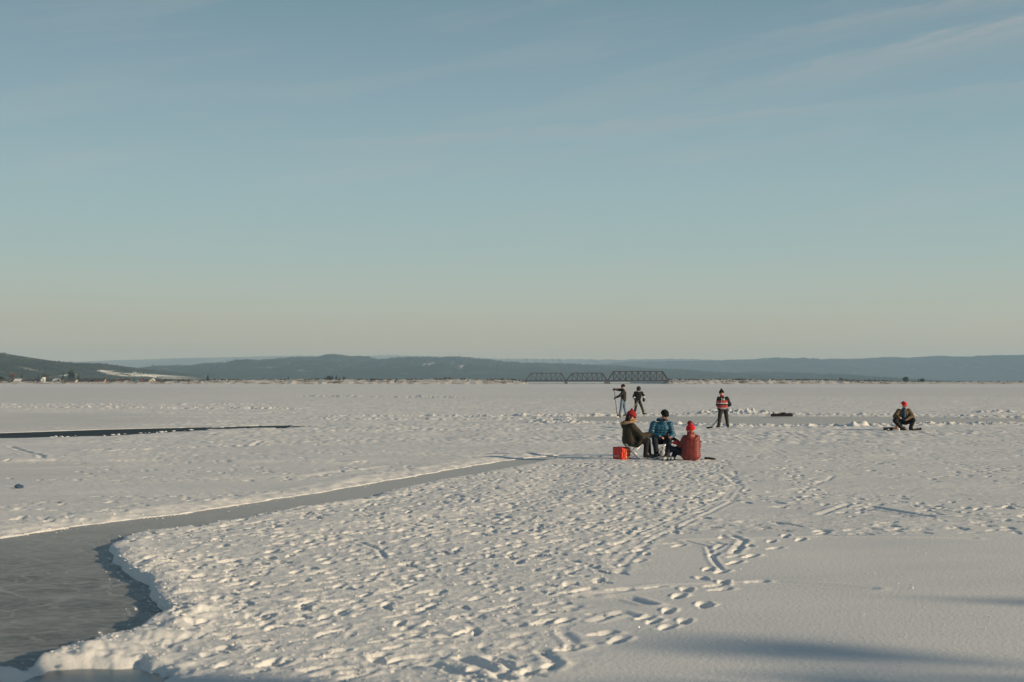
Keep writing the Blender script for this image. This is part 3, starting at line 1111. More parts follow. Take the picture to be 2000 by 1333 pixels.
# ------------------------------------------------------------------ SHORE
SD = 975.0
PXM = SD / F            # metres per photograph pixel at the shore
m_shore, n, l, b = mat_new("shore_bank")
tc = n.new('ShaderNodeTexCoord')
mp1 = n.new('ShaderNodeMapping')
mp1.inputs['Scale'].default_value = (0.12, 0.12, 0.6)
l.new(tc.outputs['Object'], mp1.inputs['Vector'])
n1 = n.new('ShaderNodeTexNoise')
n1.inputs['Scale'].default_value = 1.0
n1.inputs['Detail'].default_value = 8
n1.inputs['Roughness'].default_value = 0.7
l.new(mp1.outputs[0], n1.inputs['Vector'])
r1 = n.new('ShaderNodeValToRGB')
e = r1.color_ramp.elements
e[0].position = 0.34
e[0].color = (0.09, 0.060, 0.038, 1)
e[1].position = 0.50
e[1].color = (0.62, 0.60, 0.56, 1)
q = e.new(0.42)
q.color = (0.30, 0.22, 0.15, 1)
l.new(n1.outputs['Fac'], r1.inputs[0])
l.new(r1.outputs[0], b.inputs['Base Color'])
b.inputs['Roughness'].default_value = 0.95
b.inputs['Specular IOR Level'].default_value = 0.05
TOP = [(-500, 743), (0, 744), (350, 744), (400, 743), (520, 742), (600, 741.5), (760, 742), (860, 741), (1000, 742), (1024, 744), (1032, 749.5), (1300, 749.5), (1308, 742.5), (1400, 741.5), (1600, 742.5), (1700, 744.5), (1800, 746), (2000, 746), (2600, 746)]
px = np.arange(-500, 2601, 1.5)
topz = H - (np.interp(px, [p[0] for p in TOP], [p[1] for p in TOP]) - HY) * PXM
rows = [(-6, -0.1), (0, 0.25), (5, 0.6), (14, 0.92), (28, 1.0), (80, 1.0), (300, 0.9)]
XX = np.repeat(((px - 1000) * PXM)[None, :], len(rows), 0)
YY = np.repeat(np.array([SD + r[0] for r in rows])[:, None], len(px), 1) + 3.0 * perlin(px / 12, px * 0, 33)[None, :]
gg = np.array([r[1] for r in rows])
ZZ = np.maximum(topz, 0.12)[None, :] * gg[:, None] * (1 + 0.35 * perlin(XX / 5, YY / 5, 34)) - 0.05
Vv = np.stack([XX, YY, ZZ], -1).reshape(-1, 3)
ii = np.arange(len(Vv)).reshape(len(rows), len(px))
Qq = np.stack([ii[:-1, :-1], ii[:-1, 1:], ii[1:, 1:], ii[1:, :-1]], -1).reshape(-1, 4)
tag(pydata("shore", Vv.tolist(), Qq.tolist(), m_shore, None, True), kind='structure')


def shore_z(pxx):
    return float(np.interp(pxx, px, np.maximum(topz, 0.12)))


# dry grass and brush along the bank
m_brush = mk("dry_brush", (0.105, 0.070, 0.045), 0.95, 0.5, 0.3, 0.05, 0)
m_brush_d = mk("dark_brush", (0.040, 0.036, 0.026), 0.95, 0.5, 0.3, 0.05, 0)

m_twig_br0 = mk("brown_scrub_twigs", (0.12, 0.075, 0.055), 0.95, 0.5, 0.3, 0.05, 0)


def brush(n_, mat, lo, hi, hmin, hmax, dens_seed):
    vs, fs = [], []
    for _ in range(n_):
        p = rng.uniform(lo, hi)
        if 1032 < p < 1302:
            continue
        if perlin(np.array([p / 26.0]), np.array([0.5]), dens_seed)[0] < rng.uniform(-0.4, 0.35):
            continue
        yb = rng.uniform(2, 40)
        x, y = (p - 1000) * PXM, SD + yb
        zb = shore_z(p) * (0.4 if yb < 6 else 0.9)
        hh = rng.uniform(hmin, hmax)
        for q in range(4):
            a = rng.uniform(0, 6.28)
            w = hh * rng.uniform(0.25, 0.8)
            dx, dy = math.cos(a) * w, math.sin(a) * w
            lean = rng.uniform(-0.3, 0.3) * hh
            bse = len(vs)
            vs += [(x - dx * 0.4, y - dy * 0.4, zb - 0.2), (x + dx * 0.4, y + dy * 0.4, zb - 0.2), (x + dx + lean, y + dy, zb + hh * rng.uniform(0.6, 1)), (x - dx + lean, y - dy, zb + hh * rng.uniform(0.5, 1))]
            fs.append((bse, bse + 1, bse + 2, bse + 3))
    return vs, fs


v1, f1 = brush(2700, m_brush, -300, 1750, 0.25, 1.0, 71)
tag(pydata("dry_brush", v1, f1, m_brush), kind='stuff')
v1, f1 = brush(850, m_brush_d, -300, 1760, 0.4, 1.4, 72)
tag(pydata("dark_brush", v1, f1, m_brush_d), kind='stuff')
v1, f1 = brush(420, m_twig_br0, -40, 350, 0.7, 2.0, 74)
tag(pydata("garden_scrub", v1, f1, m_twig_br0), kind='stuff')
v1, f1 = brush(1500, m_brush_d, 1680, 2500, 0.2, 0.7, 73)
tag(pydata("reeds", v1, f1, m_brush_d), kind='stuff')

# ------------------------------------------------------------------ TREES
m_conifer = mk("conifer_needles", (0.026, 0.038, 0.024), 0.9, 0.5, 1.2, 0.1, 0)
m_bark = mk("bark", (0.07, 0.055, 0.042), 0.95, 0.3, 5, 0.1, 0)
m_twig_red = mk("reddish_twigs", (0.14, 0.085, 0.065), 0.95, 0.4, 1.0, 0.05, 0)
m_twig_br = mk("brown_twigs", (0.085, 0.068, 0.050), 0.95, 0.4, 1.0, 0.05, 0)


def conifer_crown(bm, hgt, w, z0, n_layers, rnd, per=11):
    for k in range(n_layers):
        t = k / n_layers
        zc = z0 + (hgt - z0) * t
        rr = w * (1 - t) ** 0.85 * rnd.uniform(0.8, 1.15) + 0.02 * w
        dz = (hgt - z0) / n_layers
        for q in range(per):
            a = 2 * math.pi * q / per + rnd.uniform(-0.3, 0.3)
            r2 = rr * rnd.uniform(0.65, 1.2)
            ca, sa = math.cos(a), math.sin(a)
            wd = r2 * 0.42
            top = Vector((0, 0, zc + dz * 1.3))
            tip = Vector((ca * r2, sa * r2, zc - dz * rnd.uniform(0.1, 0.7)))
            m1 = Vector((ca * r2 * 0.6 - sa * wd, sa * r2 * 0.6 + ca * wd, zc + dz * 0.1))
            m2 = Vector((ca * r2 * 0.6 + sa * wd, sa * r2 * 0.6 - ca * wd, zc + dz * 0.1))
            v = [bm.verts.new(p) for p in (top, m1, tip, m2)]
            bm.faces.new((v[0], v[1], v[2]))
            bm.faces.new((v[0], v[2], v[3]))


def conifer(loc, hgt, w, label, seed, cat='tree', layers=None, group=None):
    rnd = random.Random(seed)
    t = thing("conifer_tree", label, cat, loc, 0, group)
    bm = bmesh.new()
    add_tube(bm, [(0, 0, -0.3), (0, 0, hgt * 0.45), (0, 0, hgt * 0.93)], [hgt * 0.025, hgt * 0.016, hgt * 0.004], 6)
    mesh_obj("trunk", bm, m_bark, t)
    bm = bmesh.new()
    conifer_crown(bm, hgt, w, hgt * 0.10, layers or max(6, int(hgt * 1.6)), rnd)
    mesh_obj("crown", bm, m_conifer, t)
    return t


def leafy(name, loc, hgt, w, label, seed, mat, leaf=0.5, n_=260, cat='tree', low=0.25):
    rnd = random.Random(seed)
    t = thing(name, label, cat, loc)
    bm = bmesh.new()
    add_tube(bm, [(0, 0, -0.3), (0.05 * hgt, 0, hgt * 0.3), (0, 0, hgt * 0.8)], [hgt * 0.035, hgt * 0.024, hgt * 0.006], 6)
    for k in range(7):
        a = rnd.uniform(0, 6.28)
        z = hgt * rnd.uniform(0.25, 0.6)
        add_tube(bm, [(0, 0, z), (math.cos(a) * w * 0.5, math.sin(a) * w * 0.5, z + hgt * 0.18), (math.cos(a) * w * 0.8, math.sin(a) * w * 0.8, z + hgt * 0.3)], [hgt * 0.014, hgt * 0.009, hgt * 0.003], 5)
    mesh_obj("trunk", bm, m_bark, t)
    bm = bmesh.new()
    for k in range(n_):
        a = rnd.uniform(0, 6.28)
        u = rnd.uniform(-1, 1)
        rr = rnd.random() ** 0.4
        sw = math.sqrt(1 - u * u)
        c = Vector((math.cos(a) * sw * w * rr, math.sin(a) * sw * w * rr, hgt * (low + (1 - low) * 0.5) + u * hgt * (1 - low) * 0.5 * rr))
        if rnd.random() < 0.15:
            c *= rnd.uniform(1.0, 1.08)
        s = leaf * rnd.uniform(0.5, 1.2)
        rot = Matrix.Rotation(rnd.uniform(0, 6), 3, 'Z') @ Matrix.Rotation(rnd.uniform(0, 3), 3, 'X')
        v = [bm.verts.new(c + rot @ Vector(p)) for p in ((-s, -s * .4, 0), (s, -s * .5, 0), (s * .7, s * .5, .2 * s), (-s * .6, s * .6, 0))]
        bm.faces.new(v)
    mesh_obj("crown", bm, mat, t)
    return t


def spx(pxx, dy=12.0):
    d = SD + dy
    return ((pxx - 1000) * d / F, d, 0.0)


def tree_at(pxx, ytop, wpx, label, seed, kind='c', dy=25.0, base=748.0):
    x, d, _ = spx(pxx, dy)
    zt = H - (ytop - HY) * d / F
    zb = max(0.2, shore_z(pxx) * 0.8)
    loc = (x, d, zb)
    if kind == 'c':
        return conifer(loc, zt - zb, wpx * PXM, label, seed)
    if kind == 'r':
        return leafy("bare_tree", loc, zt - zb, wpx * PXM, label, seed, m_twig_red, 0.45, 260)
    if kind == 'b':
        return leafy("bare_tree", loc, zt - zb, wpx * PXM, label, seed, m_twig_br, 0.45, 260)
    if kind == 'd':
        return leafy("evergreen_tree", loc, zt - zb, wpx * PXM, label, seed, m_conifer, 0.6, 320, low=0.1)
    return leafy("bush", loc, zt - zb, wpx * PXM, label, seed, m_conifer, 0.4, 140, cat='bush', low=0.0)


tree_at(1, 735, 7, "dark round bush at the far left end of the shore", 1, 'd', 14)
tree_at(24, 728, 8, "reddish bare tree behind the leftmost white houses", 2, 'r', 45)
tree_at(43, 727.5, 3.2, "tall thin conifer left of the long white house", 3)
tree_at(69, 735.5, 4.5, "short dark conifer at the right end of the long white house", 4)
tree_at(75.5, 732.5, 3.6, "slim conifer just left of the white gabled house", 5)
tree_at(88, 730, 8, "brown bare tree behind the white gabled house", 6, 'b', 45)
tree_at(90, 738, 2.6, "tiny dark conifer right beside the white gabled house", 61, 'c', 8)
tree_at(123, 727.5, 4.2, "conifer at the left end of the cream house", 7)
tree_at(139, 722.5, 7.0, "biggest dark evergreen of the village behind the cream house", 8, 'd', 35)
tree_at(153, 729, 4.6, "dark conifer between the cream house and the brown row house", 9)
tree_at(202, 737, 2.4, "small conifer at the right end of the orange house", 10)
tree_at(369, 739.5, 2.2, "small thin conifer left of the lone shore conifer", 11)
tree_at(406, 731.5, 5.0, "lone conifer on the snowy shore between village and thicket", 12)
tree_at(563, 735.5, 3.6, "lone small conifer on the shore left of the thicket", 13)
tree_at(583, 743, 2.0, "smallest dark conifer low on the shore next to the thicket", 14)
tree_at(628, 740, 3.4, "lowest conifer at the left edge of the thicket", 15)
tree_at(635, 737, 4.0, "broad conifer in the left half of the thicket", 16, 'c', 20)
tree_at(642, 735, 4.4, "middle conifer of the thicket, left of its tallest tree", 17, 'd', 30)
tree_at(649, 733, 4.0, "second tallest conifer in the thicket", 18, 'c', 16)
tree_at(657, 731.5, 3.6, "tallest conifer in the thicket", 19)
tree_at(663, 737, 3.2, "conifer at the right edge of the thicket", 20, 'c', 16)
tree_at(672, 736.5, 2.4, "thin bare tree standing just right of the thicket", 21, 'b')
tree_at(871, 737.5, 3.0, "left one of two small bare trees on the snowy shore", 22, 'b')
tree_at(878, 737.5, 3.0, "right one of two small bare trees on the snowy shore", 23, 'b')
tree_at(1440, 740.2, 8, "low dark bush on the brushy shore right of the bridge", 24, 'u', 20)
tree_at(1642, 739, 4.5, "dark pointed bush near the end of the brushy shore", 25, 'u', 20)
tree_at(1769, 736.5, 5.5, "dark wind-swept tree, largest on the right-hand shore", 26, 'd', 20)
tree_at(1794, 738.5, 2.0, "thin upright conifer on the right-hand shore", 27)
tree_at(1801, 740.0, 4.0, "small rounded dark tree at the right of the thin conifer", 28, 'd', 20)

# ------------------------------------------------------------------ HOUSES
WALLS = {'white': (0.72, 0.72, 0.70), 'cream': (0.62, 0.56, 0.44), 'brown': (0.20, 0.10, 0.07), 'orange': (0.46, 0.22, 0.13), 'red': (0.36, 0.09, 0.07), 'grey': (0.36, 0.38, 0.40), 'pink': (0.55, 0.38, 0.33), 'dark': (0.07, 0.06, 0.055)}
m_wall = {k: mk("painted_siding_" + k, c, 0.8, 0.1, 0.8, 0.2, 0.2, 8) for k, c in WALLS.items()}
m_roof_d = mk("dark_shingles", (0.055, 0.05, 0.05), 0.9, 0.3, 1, 0.2, 0.2, 6)
m_roof_s = mk("snowy_roof", (0.70, 0.70, 0.70), 0.85, 0.15, 0.6, 0.2, 0.2, 4)
m_glass = mk("dark_window_glass", (0.03, 0.04, 0.05), 0.15, 0.1, 2, 0.5, 0)
m_door = mk("house_door", (0.12, 0.07, 0.05), 0.7)


def house(p0, p1, ytop, wall, roof, label, gable=False, dy=6.0, base=749.3, nwin=3, eave=0.5, chimney=False):
    d = SD + dy
    s = d / F
    x0, x1 = (p0 - 1000) * s, (p1 - 1000) * s
    zt = H - (ytop - HY) * s
    zb = max(0.0, H - (base - HY) * s)
    w, hh = x1 - x0, zt - zb
    hw = hh * eave
    dep = max(5.0, min(9.0, w))
    t = thing("house", label, "house", ((x0 + x1) / 2, d, zb))
    bm = bmesh.new()
    if gable:
        pr = [(-w / 2, 0), (w / 2, 0), (w / 2, hw), (0, hh - 0.12), (-w / 2, hw)]
        fv = [bm.verts.new((a, 0, z)) for a, z in pr]
        bv = [bm.verts.new((a, dep, z)) for a, z in pr]
    else:
        pr = [(0, 0), (dep, 0), (dep, hw), (dep / 2, hh - 0.12), (0, hw)]
        fv = [bm.verts.new((-w / 2 + 0.1, a, z)) for a, z in pr]
        bv = [bm.verts.new((w / 2 - 0.1, a, z)) for a, z in pr]
    bm.faces.new(fv)
    bm.faces.new(bv[::-1])
    for i in range(5):
        j = (i + 1) % 5
        bm.faces.new((fv[i], bv[i], bv[j], fv[j]))
    bmesh.ops.recalc_face_normals(bm, faces=bm.faces)
    wl_ = mesh_obj("wall", bm, m_wall[wall], t)
    bm = bmesh.new()
    th = 0.18
    if gable:
        for sgn in (-1, 1):
            a, c = Vector((0, dep / 2, hh - 0.02)), Vector((sgn * (w / 2 + 0.3), dep / 2, hw - 0.12))
            dd = c - a
            ang = math.atan2(dd.z, dd.x)
            add_box(bm, (a + c) / 2 + Vector((0, 0, 0.05)), (dd.length, dep + 0.7, th), Matrix.Rotation(-ang, 3, 'Y'))
    else:
        for sgn in (-1, 1):
            a, c = Vector((0, dep / 2, hh - 0.02)), Vector((0, dep / 2 + sgn * (dep / 2 + 0.3), hw - 0.12))
            dd = c - a
            ang = math.atan2(dd.z, dd.y)
            add_box(bm, (a + c) / 2 + Vector((0, 0, 0.05)), (w + 0.5, dd.length, th), Matrix.Rotation(ang, 3, 'X'))
    rf = mesh_obj("roof", bm, m_roof_s if roof == 's' else m_roof_d, t)
    if chimney:
        bm = bmesh.new()
        add_box(bm, (w * 0.2, dep / 2, hh + 0.1), (0.6, 0.6, 1.1))
        mesh_obj("chimney", bm, m_wall['brown'], rf)
    ww = min(1.3, w / (nwin + 1) * 0.55)
    wh = min(1.2, hw * 0.5)
    for k in range(nwin):
        xx = -w / 2 + w * (k + 0.7) / (nwin + 0.9)
        bm = bmesh.new()
        add_box(bm, (xx, -0.03, hw * 0.55), (ww, 0.12, wh))
        mesh_obj("window", bm, m_glass, t)
    bm = bmesh.new()
    add_box(bm, (w / 2 - w / (nwin + 2) * 0.6, -0.03, min(2.0, hw * 0.8) / 2 + 0.02), (min(0.95, w * 0.16), 0.12, min(2.0, hw * 0.8)))
    mesh_obj("door", bm, m_door, t)
    return t


house(16, 22, 741.5, 'white', 'd', "tiny white house, leftmost on the village shore", True, 10, nwin=1)
house(27, 40, 740.5, 'pink', 's', "pale pink house with snowy roof near the far left", False, 8, nwin=2)
house(48, 69.5, 740, 'white', 'd', "long white house with dark roof right of the tall thin conifer", False, 6, nwin=4, chimney=True)
house(80, 87, 737.5, 'white', 's', "narrow white gabled house facing the ice", True, 6, nwin=1)
house(89.5, 101, 741, 'grey', 'd', "blue-grey house between the white gabled house and a white cottage", False, 8, nwin=2)
house(103, 114, 740.5, 'white', 's', "white cottage just left of the cream house", False, 9, nwin=2)
house(126, 147, 740.5, 'cream', 'd', "cream house under the biggest evergreen", False, 4, nwin=3)
house(154, 182, 740, 'brown', 'd', "long brown row house right of the cream house", False, 8, nwin=5, chimney=True)
house(184, 203, 739.5, 'orange', 'd', "orange-red house at the right end of the brown row house", False, 6, nwin=3)
house(207, 224, 743.5, 'pink', 'd', "low pinkish shed right of the orange house", False, 10, nwin=3)
house(242, 252, 744, 'dark', 's', "small dark hut with snowy roof halfway along the village", False, 10, nwin=1)
house(275, 283, 739, 'red', 'd', "red gabled house at the right end of the village", True, 6, nwin=1)
house(292, 301.5, 740, 'cream', 's', "cream gabled house next to the red gabled one", True, 6, nwin=1)
house(304, 329, 743.5, 'dark', 'd', "long low dark shed, last building of the village", False, 9, nwin=3)

# ------------------------------------------------------------------ BRIDGE
m_steel = mk("rusted_bridge_steel", (0.050, 0.027, 0.020), 0.9, 0.3, 0.5, 0.05, 0)
m_pier = mk("stained_concrete_pier", (0.10, 0.09, 0.085), 0.9, 0.3, 0.5, 0.1, 0)
BD = 985.0
BS = BD / F
bridge = thing("truss_bridge", "rusty brown three-span steel truss railway bridge crossing the frozen bay", "bridge", ((1166 - 1000) * BS, BD, 0))
bx0 = (1166 - 1000) * BS
_bar_cache = {}


def bar_obj(name, a, b2, w, parent):
    a, b2 = Vector(a), Vector(b2)
    d = b2 - a
    key = (round(d.length, 2), w)
    if key not in _bar_cache:
        bm = bmesh.new()
        add_box(bm, (0, 0, 0), (d.length, w, w))
        me_ = bpy.data.meshes.new(name)
        bm.to_mesh(me_)
        bm.free()
        me_.materials.append(m_steel)
        _bar_cache[key] = me_
    o = bpy.data.objects.new(name, _bar_cache[key])
    COL.objects.link(o)
    o.parent = parent
    o.location = (a + b2) / 2
    o.rotation_euler = d.to_track_quat('X', 'Z').to_euler()
    return o


def bz(y):
    return H - (y - HY) * BS


def span(p0, p1, q0, q1, ytop, ydeck, npan, thick, xbrace):
    x0, x1 = (p0 - 1000) * BS - bx0, (p1 - 1000) * BS - bx0
    t0, t1 = (q0 - 1000) * BS - bx0, (q1 - 1000) * BS - bx0
    zt, zd = bz(ytop), bz(ydeck)
    bm = bmesh.new()
    for yy in (-2.4, 2.4):
        add_box(bm, ((x0 + x1) / 2, yy, zd), (x1 - x0, 0.35, thick * 1.25))
    add_box(bm, ((x0 + x1) / 2, 0, zd + 0.1), (x1 - x0, 4.4, 0.3))
    for k in range(24):
        xx = x0 + (x1 - x0) * (k + 0.5) / 24
        add_box(bm, (xx, 0, zd + 0.36), (0.25, 4.2, 0.2))
    sp = mesh_obj("span", bm, m_steel, bridge)
    xs = [t0 + (t1 - t0) * k / (npan - 2) for k in range(npan - 1)]
    for yy in (-2.4, 2.4):
        bar_obj("top_chord", (t0 - 0.1, yy, zt), (t1 + 0.1, yy, zt), thick, sp)
        bar_obj("end_post", (x0, yy, zd), (t0, yy, zt), thick, sp)
        bar_obj("end_post", (x1, yy, zd), (t1, yy, zt), thick, sp)
        for k, xx in enumerate(xs):
            bar_obj("vertical", (xx, yy + 0.02, zd), (xx, yy + 0.02, zt), thick * 0.5, sp)
        mid = len(xs) / 2.0
        for k in range(len(xs) - 1):
            a, c = xs[k], xs[k + 1]
            if k + 0.5 < mid - 0.5 or xbrace:
                bar_obj("diagonal", (a, yy + 0.05, zt), (c, yy + 0.05, zd), thick * 0.38, sp)
            if k + 0.5 > mid - 0.5 or xbrace:
                bar_obj("diagonal", (a, yy - 0.05, zd), (c, yy - 0.05, zt), thick * 0.38, sp)
    for xx in xs:
        bar_obj("cross_brace", (xx, -2.4, zt - 0.03), (xx, 2.4, zt - 0.03), thick * 0.5, sp)


span(1026, 1105, 1037.5, 1096, 729.3, 743.8, 8, 0.50, False)
span(1106, 1186, 1118, 1176, 729.3, 743.8, 8, 0.50, False)
span(1187, 1305, 1198.5, 1294, 726.0, 743.8, 10, 0.62, True)
for p, w in ((1026, 2.0), (1105.5, 1.8), (1186, 3.4), (1305, 4.0)):
    bm = bmesh.new()
    xx = (p - 1000) * BS - bx0
    pr = [(-w * 0.65, -0.3), (w * 0.65, -0.3), (w * 0.4, bz(744.6)), (-w * 0.4, bz(744.6))]
    fv = [bm.verts.new((xx + a, -3.2, z)) for a, z in pr]
    bv = [bm.verts.new((xx + a, 3.2, z)) for a, z in pr]
    bm.faces.new(fv)
    bm.faces.new(bv[::-1])
    for i in range(4):
        bm.faces.new((fv[i], bv[i], bv[(i + 1) % 4], fv[(i + 1) % 4]))
    bmesh.ops.recalc_face_normals(bm, faces=bm.faces)
    mesh_obj("pier", bm, m_pier, bridge)

# ------------------------------------------------------------------ HAZE
m_haze = bpy.data.materials.new("winter_haze")
m_haze.use_nodes = True
hn, hl = m_haze.node_tree.nodes, m_haze.node_tree.links
for x in list(hn):
    hn.remove(x)
ho = hn.new('ShaderNodeOutputMaterial')
hv = hn.new('ShaderNodeVolumePrincipled')
hv.inputs['Color'].default_value = (0.52, 0.77, 1.0, 1)
hv.inputs['Density'].default_value = 0.000118
hv.inputs['Anisotropy'].default_value = 0.0
hl.new(hv.outputs[0], ho.inputs['Volume'])
bm = bmesh.new()
add_box(bm, (0, 5000, 102), (11000, 10800, 206.4))
haze = mesh_obj("haze", bm, m_haze)
tag(haze, kind='stuff')

# ------------------------------------------------------------------ TREES BESIDE THE CAMERA (their shade falls into view)
def shade_tree(tip_px, dist, hmul, w, label, seed, layers=14):
    """slim conifer on the near bank whose top shades the given spot"""
    tx, ty = gp(*tip_px)
    u = Vector((sun_vec.x, sun_vec.y)).normalized()
    hgt = dist * math.tan(SUN_EL) * hmul
    conifer((tx + u.x * dist, ty + u.y * dist, 0.0), hgt, w, label, seed, layers=layers)



def shade_round(tx, ty, dist, w, low, label, seed, n_=1100):
    u = Vector((sun_vec.x, sun_vec.y)).normalized()
    leafy("evergreen_tree", (tx + u.x * dist, ty + u.y * dist, 0.0), dist * math.tan(SUN_EL), w, label, seed, m_conifer, 0.45, n_, low=low)


x_, y_ = gp(1480, 1142)
shade_round(x_, y_, 44, 0.42, 0.35, "slim tall evergreen on the near bank, farthest from the camera", 101, 85)
x_, y_ = gp(1290, 1247)
shade_round(x_, y_, 48, 0.36, 0.35, "slimmest tall evergreen on the near bank, second of the row", 102, 75)
shade_round(-0.6, 7.0, 28, 2.3, 0.2, "round bushy evergreen on the near bank beside the camera", 103)
shade_round(-4.5, 9.65, 36, 0.9, 0.6, "taller round evergreen behind the bushy one on the near bank", 104, 600)
shade_round(1.0, 8.95, 30, 2.0, 0.2, "broad evergreen between the slim pair and the bushy one, near bank", 105, 650)

# ------------------------------------------------------------------ PEOPLE
m_skin = mk("skin", (0.46, 0.25, 0.17), 0.55, 0.12, 12, 0.35, 0.1, 80)
m_eye = mk("dark_eye", (0.02, 0.015, 0.012), 0.2, 0.1, 10, 0.5, 0)
m_lip = mk("lips", (0.30, 0.11, 0.09), 0.5, 0.1, 10, 0.3, 0)
m_hair_d = mk("dark_hair", (0.018, 0.013, 0.010), 0.7, 0.4, 40, 0.3, 0.5, 120)
m_fur = mk("tan_fur", (0.42, 0.28, 0.17), 0.95, 0.45, 30, 0.1, 1.0, 70, bdist=0.03)
m_olive_dk = mk("dark_olive_parka", (0.040, 0.034, 0.024), 0.85, 0.3, 8, 0.25, 0.4, 40)
m_olive = mk("olive_canvas", (0.105, 0.080, 0.045), 0.85, 0.25, 8, 0.2, 0.4, 50)
m_blue = mk("blue_puffer_nylon", (0.010, 0.085, 0.155), 0.42, 0.25, 8, 0.5, 0.3, 40)
m_red_p = mk("brick_red_puffer_nylon", (0.19, 0.030, 0.027), 0.48, 0.2, 8, 0.45, 0.3, 40)
m_black = mk("black_cloth", (0.014, 0.014, 0.016), 0.8, 0.35, 10, 0.25, 0.4, 50)
m_black2 = mk("charcoal_cloth", (0.026, 0.023, 0.022), 0.8, 0.35, 10, 0.25, 0.4, 50)
m_navy = mk("navy_cloth", (0.014, 0.018, 0.030), 0.8, 0.35, 10, 0.25, 0.4, 50)
m_denim = mk("faded_denim", (0.16, 0.23, 0.31), 0.85, 0.35, 7, 0.2, 0.4, 80)
m_redknit = mk("red_knit", (0.26, 0.024, 0.026), 0.9, 0.2, 30, 0.15, 0.9, 90, bdist=0.01)
m_redbright = mk("bright_red_knit", (0.60, 0.028, 0.035), 0.9, 0.15, 30, 0.15, 0.8, 90, bdist=0.01)
m_redcap = mk("scarlet_cap_cloth", (0.58, 0.012, 0.022), 0.75, 0.12, 20, 0.2, 0.3, 60)
m_plum = mk("plum_pompom_wool", (0.16, 0.035, 0.030), 0.95, 0.5, 60, 0.1, 1.0, 90, bdist=0.02)
m_blackknit = mk("black_knit", (0.012, 0.012, 0.013), 0.9, 0.4, 40, 0.15, 0.8, 90)
m_boot = mk("black_leather", (0.016, 0.015, 0.015), 0.4, 0.3, 12, 0.45, 0.2, 50)
m_blade = mk("steel_blade", (0.55, 0.56, 0.58), 0.25, 0.1, 10, 0.5, 0, metal=1.0)
m_lace = mk("white_laces", (0.70, 0.70, 0.68), 0.8)
m_white = mk("white_plastic", (0.75, 0.75, 0.73), 0.5, 0.05, 5, 0.4, 0.1)
m_greyshoe = mk("grey_shoe_mesh", (0.30, 0.33, 0.36), 0.8, 0.3, 15, 0.2, 0.4)
m_yellow = mk("yellow_green_sole", (0.45, 0.47, 0.12), 0.7)
m_shirt = mk("blue_denim_shirt", (0.030, 0.065, 0.125), 0.85, 0.25, 8, 0.2, 0.4, 60)

# banded hockey jersey, woven stripes along the height of the garment
m_jersey, n, l, b = mat_new("striped_hockey_jersey")
tc = n.new('ShaderNodeTexCoord')
sp_ = n.new('ShaderNodeSeparateXYZ')
l.new(tc.outputs['Object'], sp_.inputs[0])
mr = n.new('ShaderNodeMapRange')
mr.inputs['From Min'].default_value = 0.80
mr.inputs['From Max'].default_value = 1.40
l.new(sp_.outputs[2], mr.inputs[0])
jr = n.new('ShaderNodeValToRGB')
jr.color_ramp.interpolation = 'CONSTANT'
J = [(0.0, (0.40, 0.34, 0.33)), (0.12, (0.40, 0.055, 0.060)), (0.27, (0.012, 0.016, 0.018)), (0.37, (0.42, 0.40, 0.38)), (0.45, (0.40, 0.055, 0.060)), (0.60, (0.016, 0.014, 0.018)), (0.88, (0.36, 0.02, 0.028))]
while len(jr.color_ramp.elements) < len(J):
    jr.color_ramp.elements.new(0.5)
for e, (p, c) in zip(jr.color_ramp.elements, J):
    e.position = p
    e.color = (*c, 1)
l.new(mr.outputs[0], jr.inputs[0])
l.new(jr.outputs[0], b.inputs['Base Color'])
b.inputs['Roughness'].default_value = 0.8
b.inputs['Specular IOR Level'].default_value = 0.2


def V3(p):
    return Vector(p)


def head_frame(yaw, pitch, roll=0.0):
    """columns: right, forward, up.  yaw 0 looks away from the camera (+Y), 180 towards it; pitch>0 looks down"""
    return Matrix.Rotation(R(-yaw), 3, 'Z') @ Matrix.Rotation(R(-pitch), 3, 'X') @ Matrix.Rotation(R(roll), 3, 'Y')


def add_hand(bm, elbow, hand, side_hint, grow=0.0, curl=0.9):
    """palm, four unequal bent fingers and a thumb, running on from the forearm"""
    e, w = V3(elbow), V3(hand)
    d = (w - e).normalized()
    up = V3(side_hint)
    lat = d.cross(up)
    if lat.length < 1e-3:
        lat = d.cross(Vector((1, 0, 0)))
    lat.normalize()
    nrm = lat.cross(d).normalized()
    M = Matrix((lat, d, nrm)).transposed()
    pc = w + d * 0.045
    add_ell(bm, pc, (0.042 + grow, 0.052 + grow, 0.019 + grow), M, 12)
    for i, (o, L) in enumerate(((-0.030, 0.062), (-0.010, 0.074), (0.011, 0.068), (0.030, 0.050))):
        b0 = w + d * 0.082 + lat * o
        b1 = b0 + (d * math.cos(curl * 0.5) - nrm * math.sin(curl * 0.5)) * L * 0.5
        b2 = b1 + (d * math.cos(curl * 1.4) - nrm * math.sin(curl * 1.4)) * L * 0.5
        add_caps(bm, w + d * 0.055 + lat * o * 0.8, 0.0115 + grow, b0, 0.011 + grow, 8)
        add_caps(bm, b0, 0.011 + grow, b1, 0.010 + grow, 8)
        add_caps(bm, b1, 0.010 + grow, b2, 0.009 + grow, 8)
    t0 = w + d * 0.025 - lat * 0.036
    t1 = t0 + d * 0.035 - lat * 0.022 - nrm * 0.012
    t2 = t1 + d * 0.028 + lat * 0.004 - nrm * 0.016
    add_caps(bm, t0, 0.014 + grow, t1, 0.012 + grow, 8)
    add_caps(bm, t1, 0.012 + grow, t2, 0.010 + grow, 8)
    return M


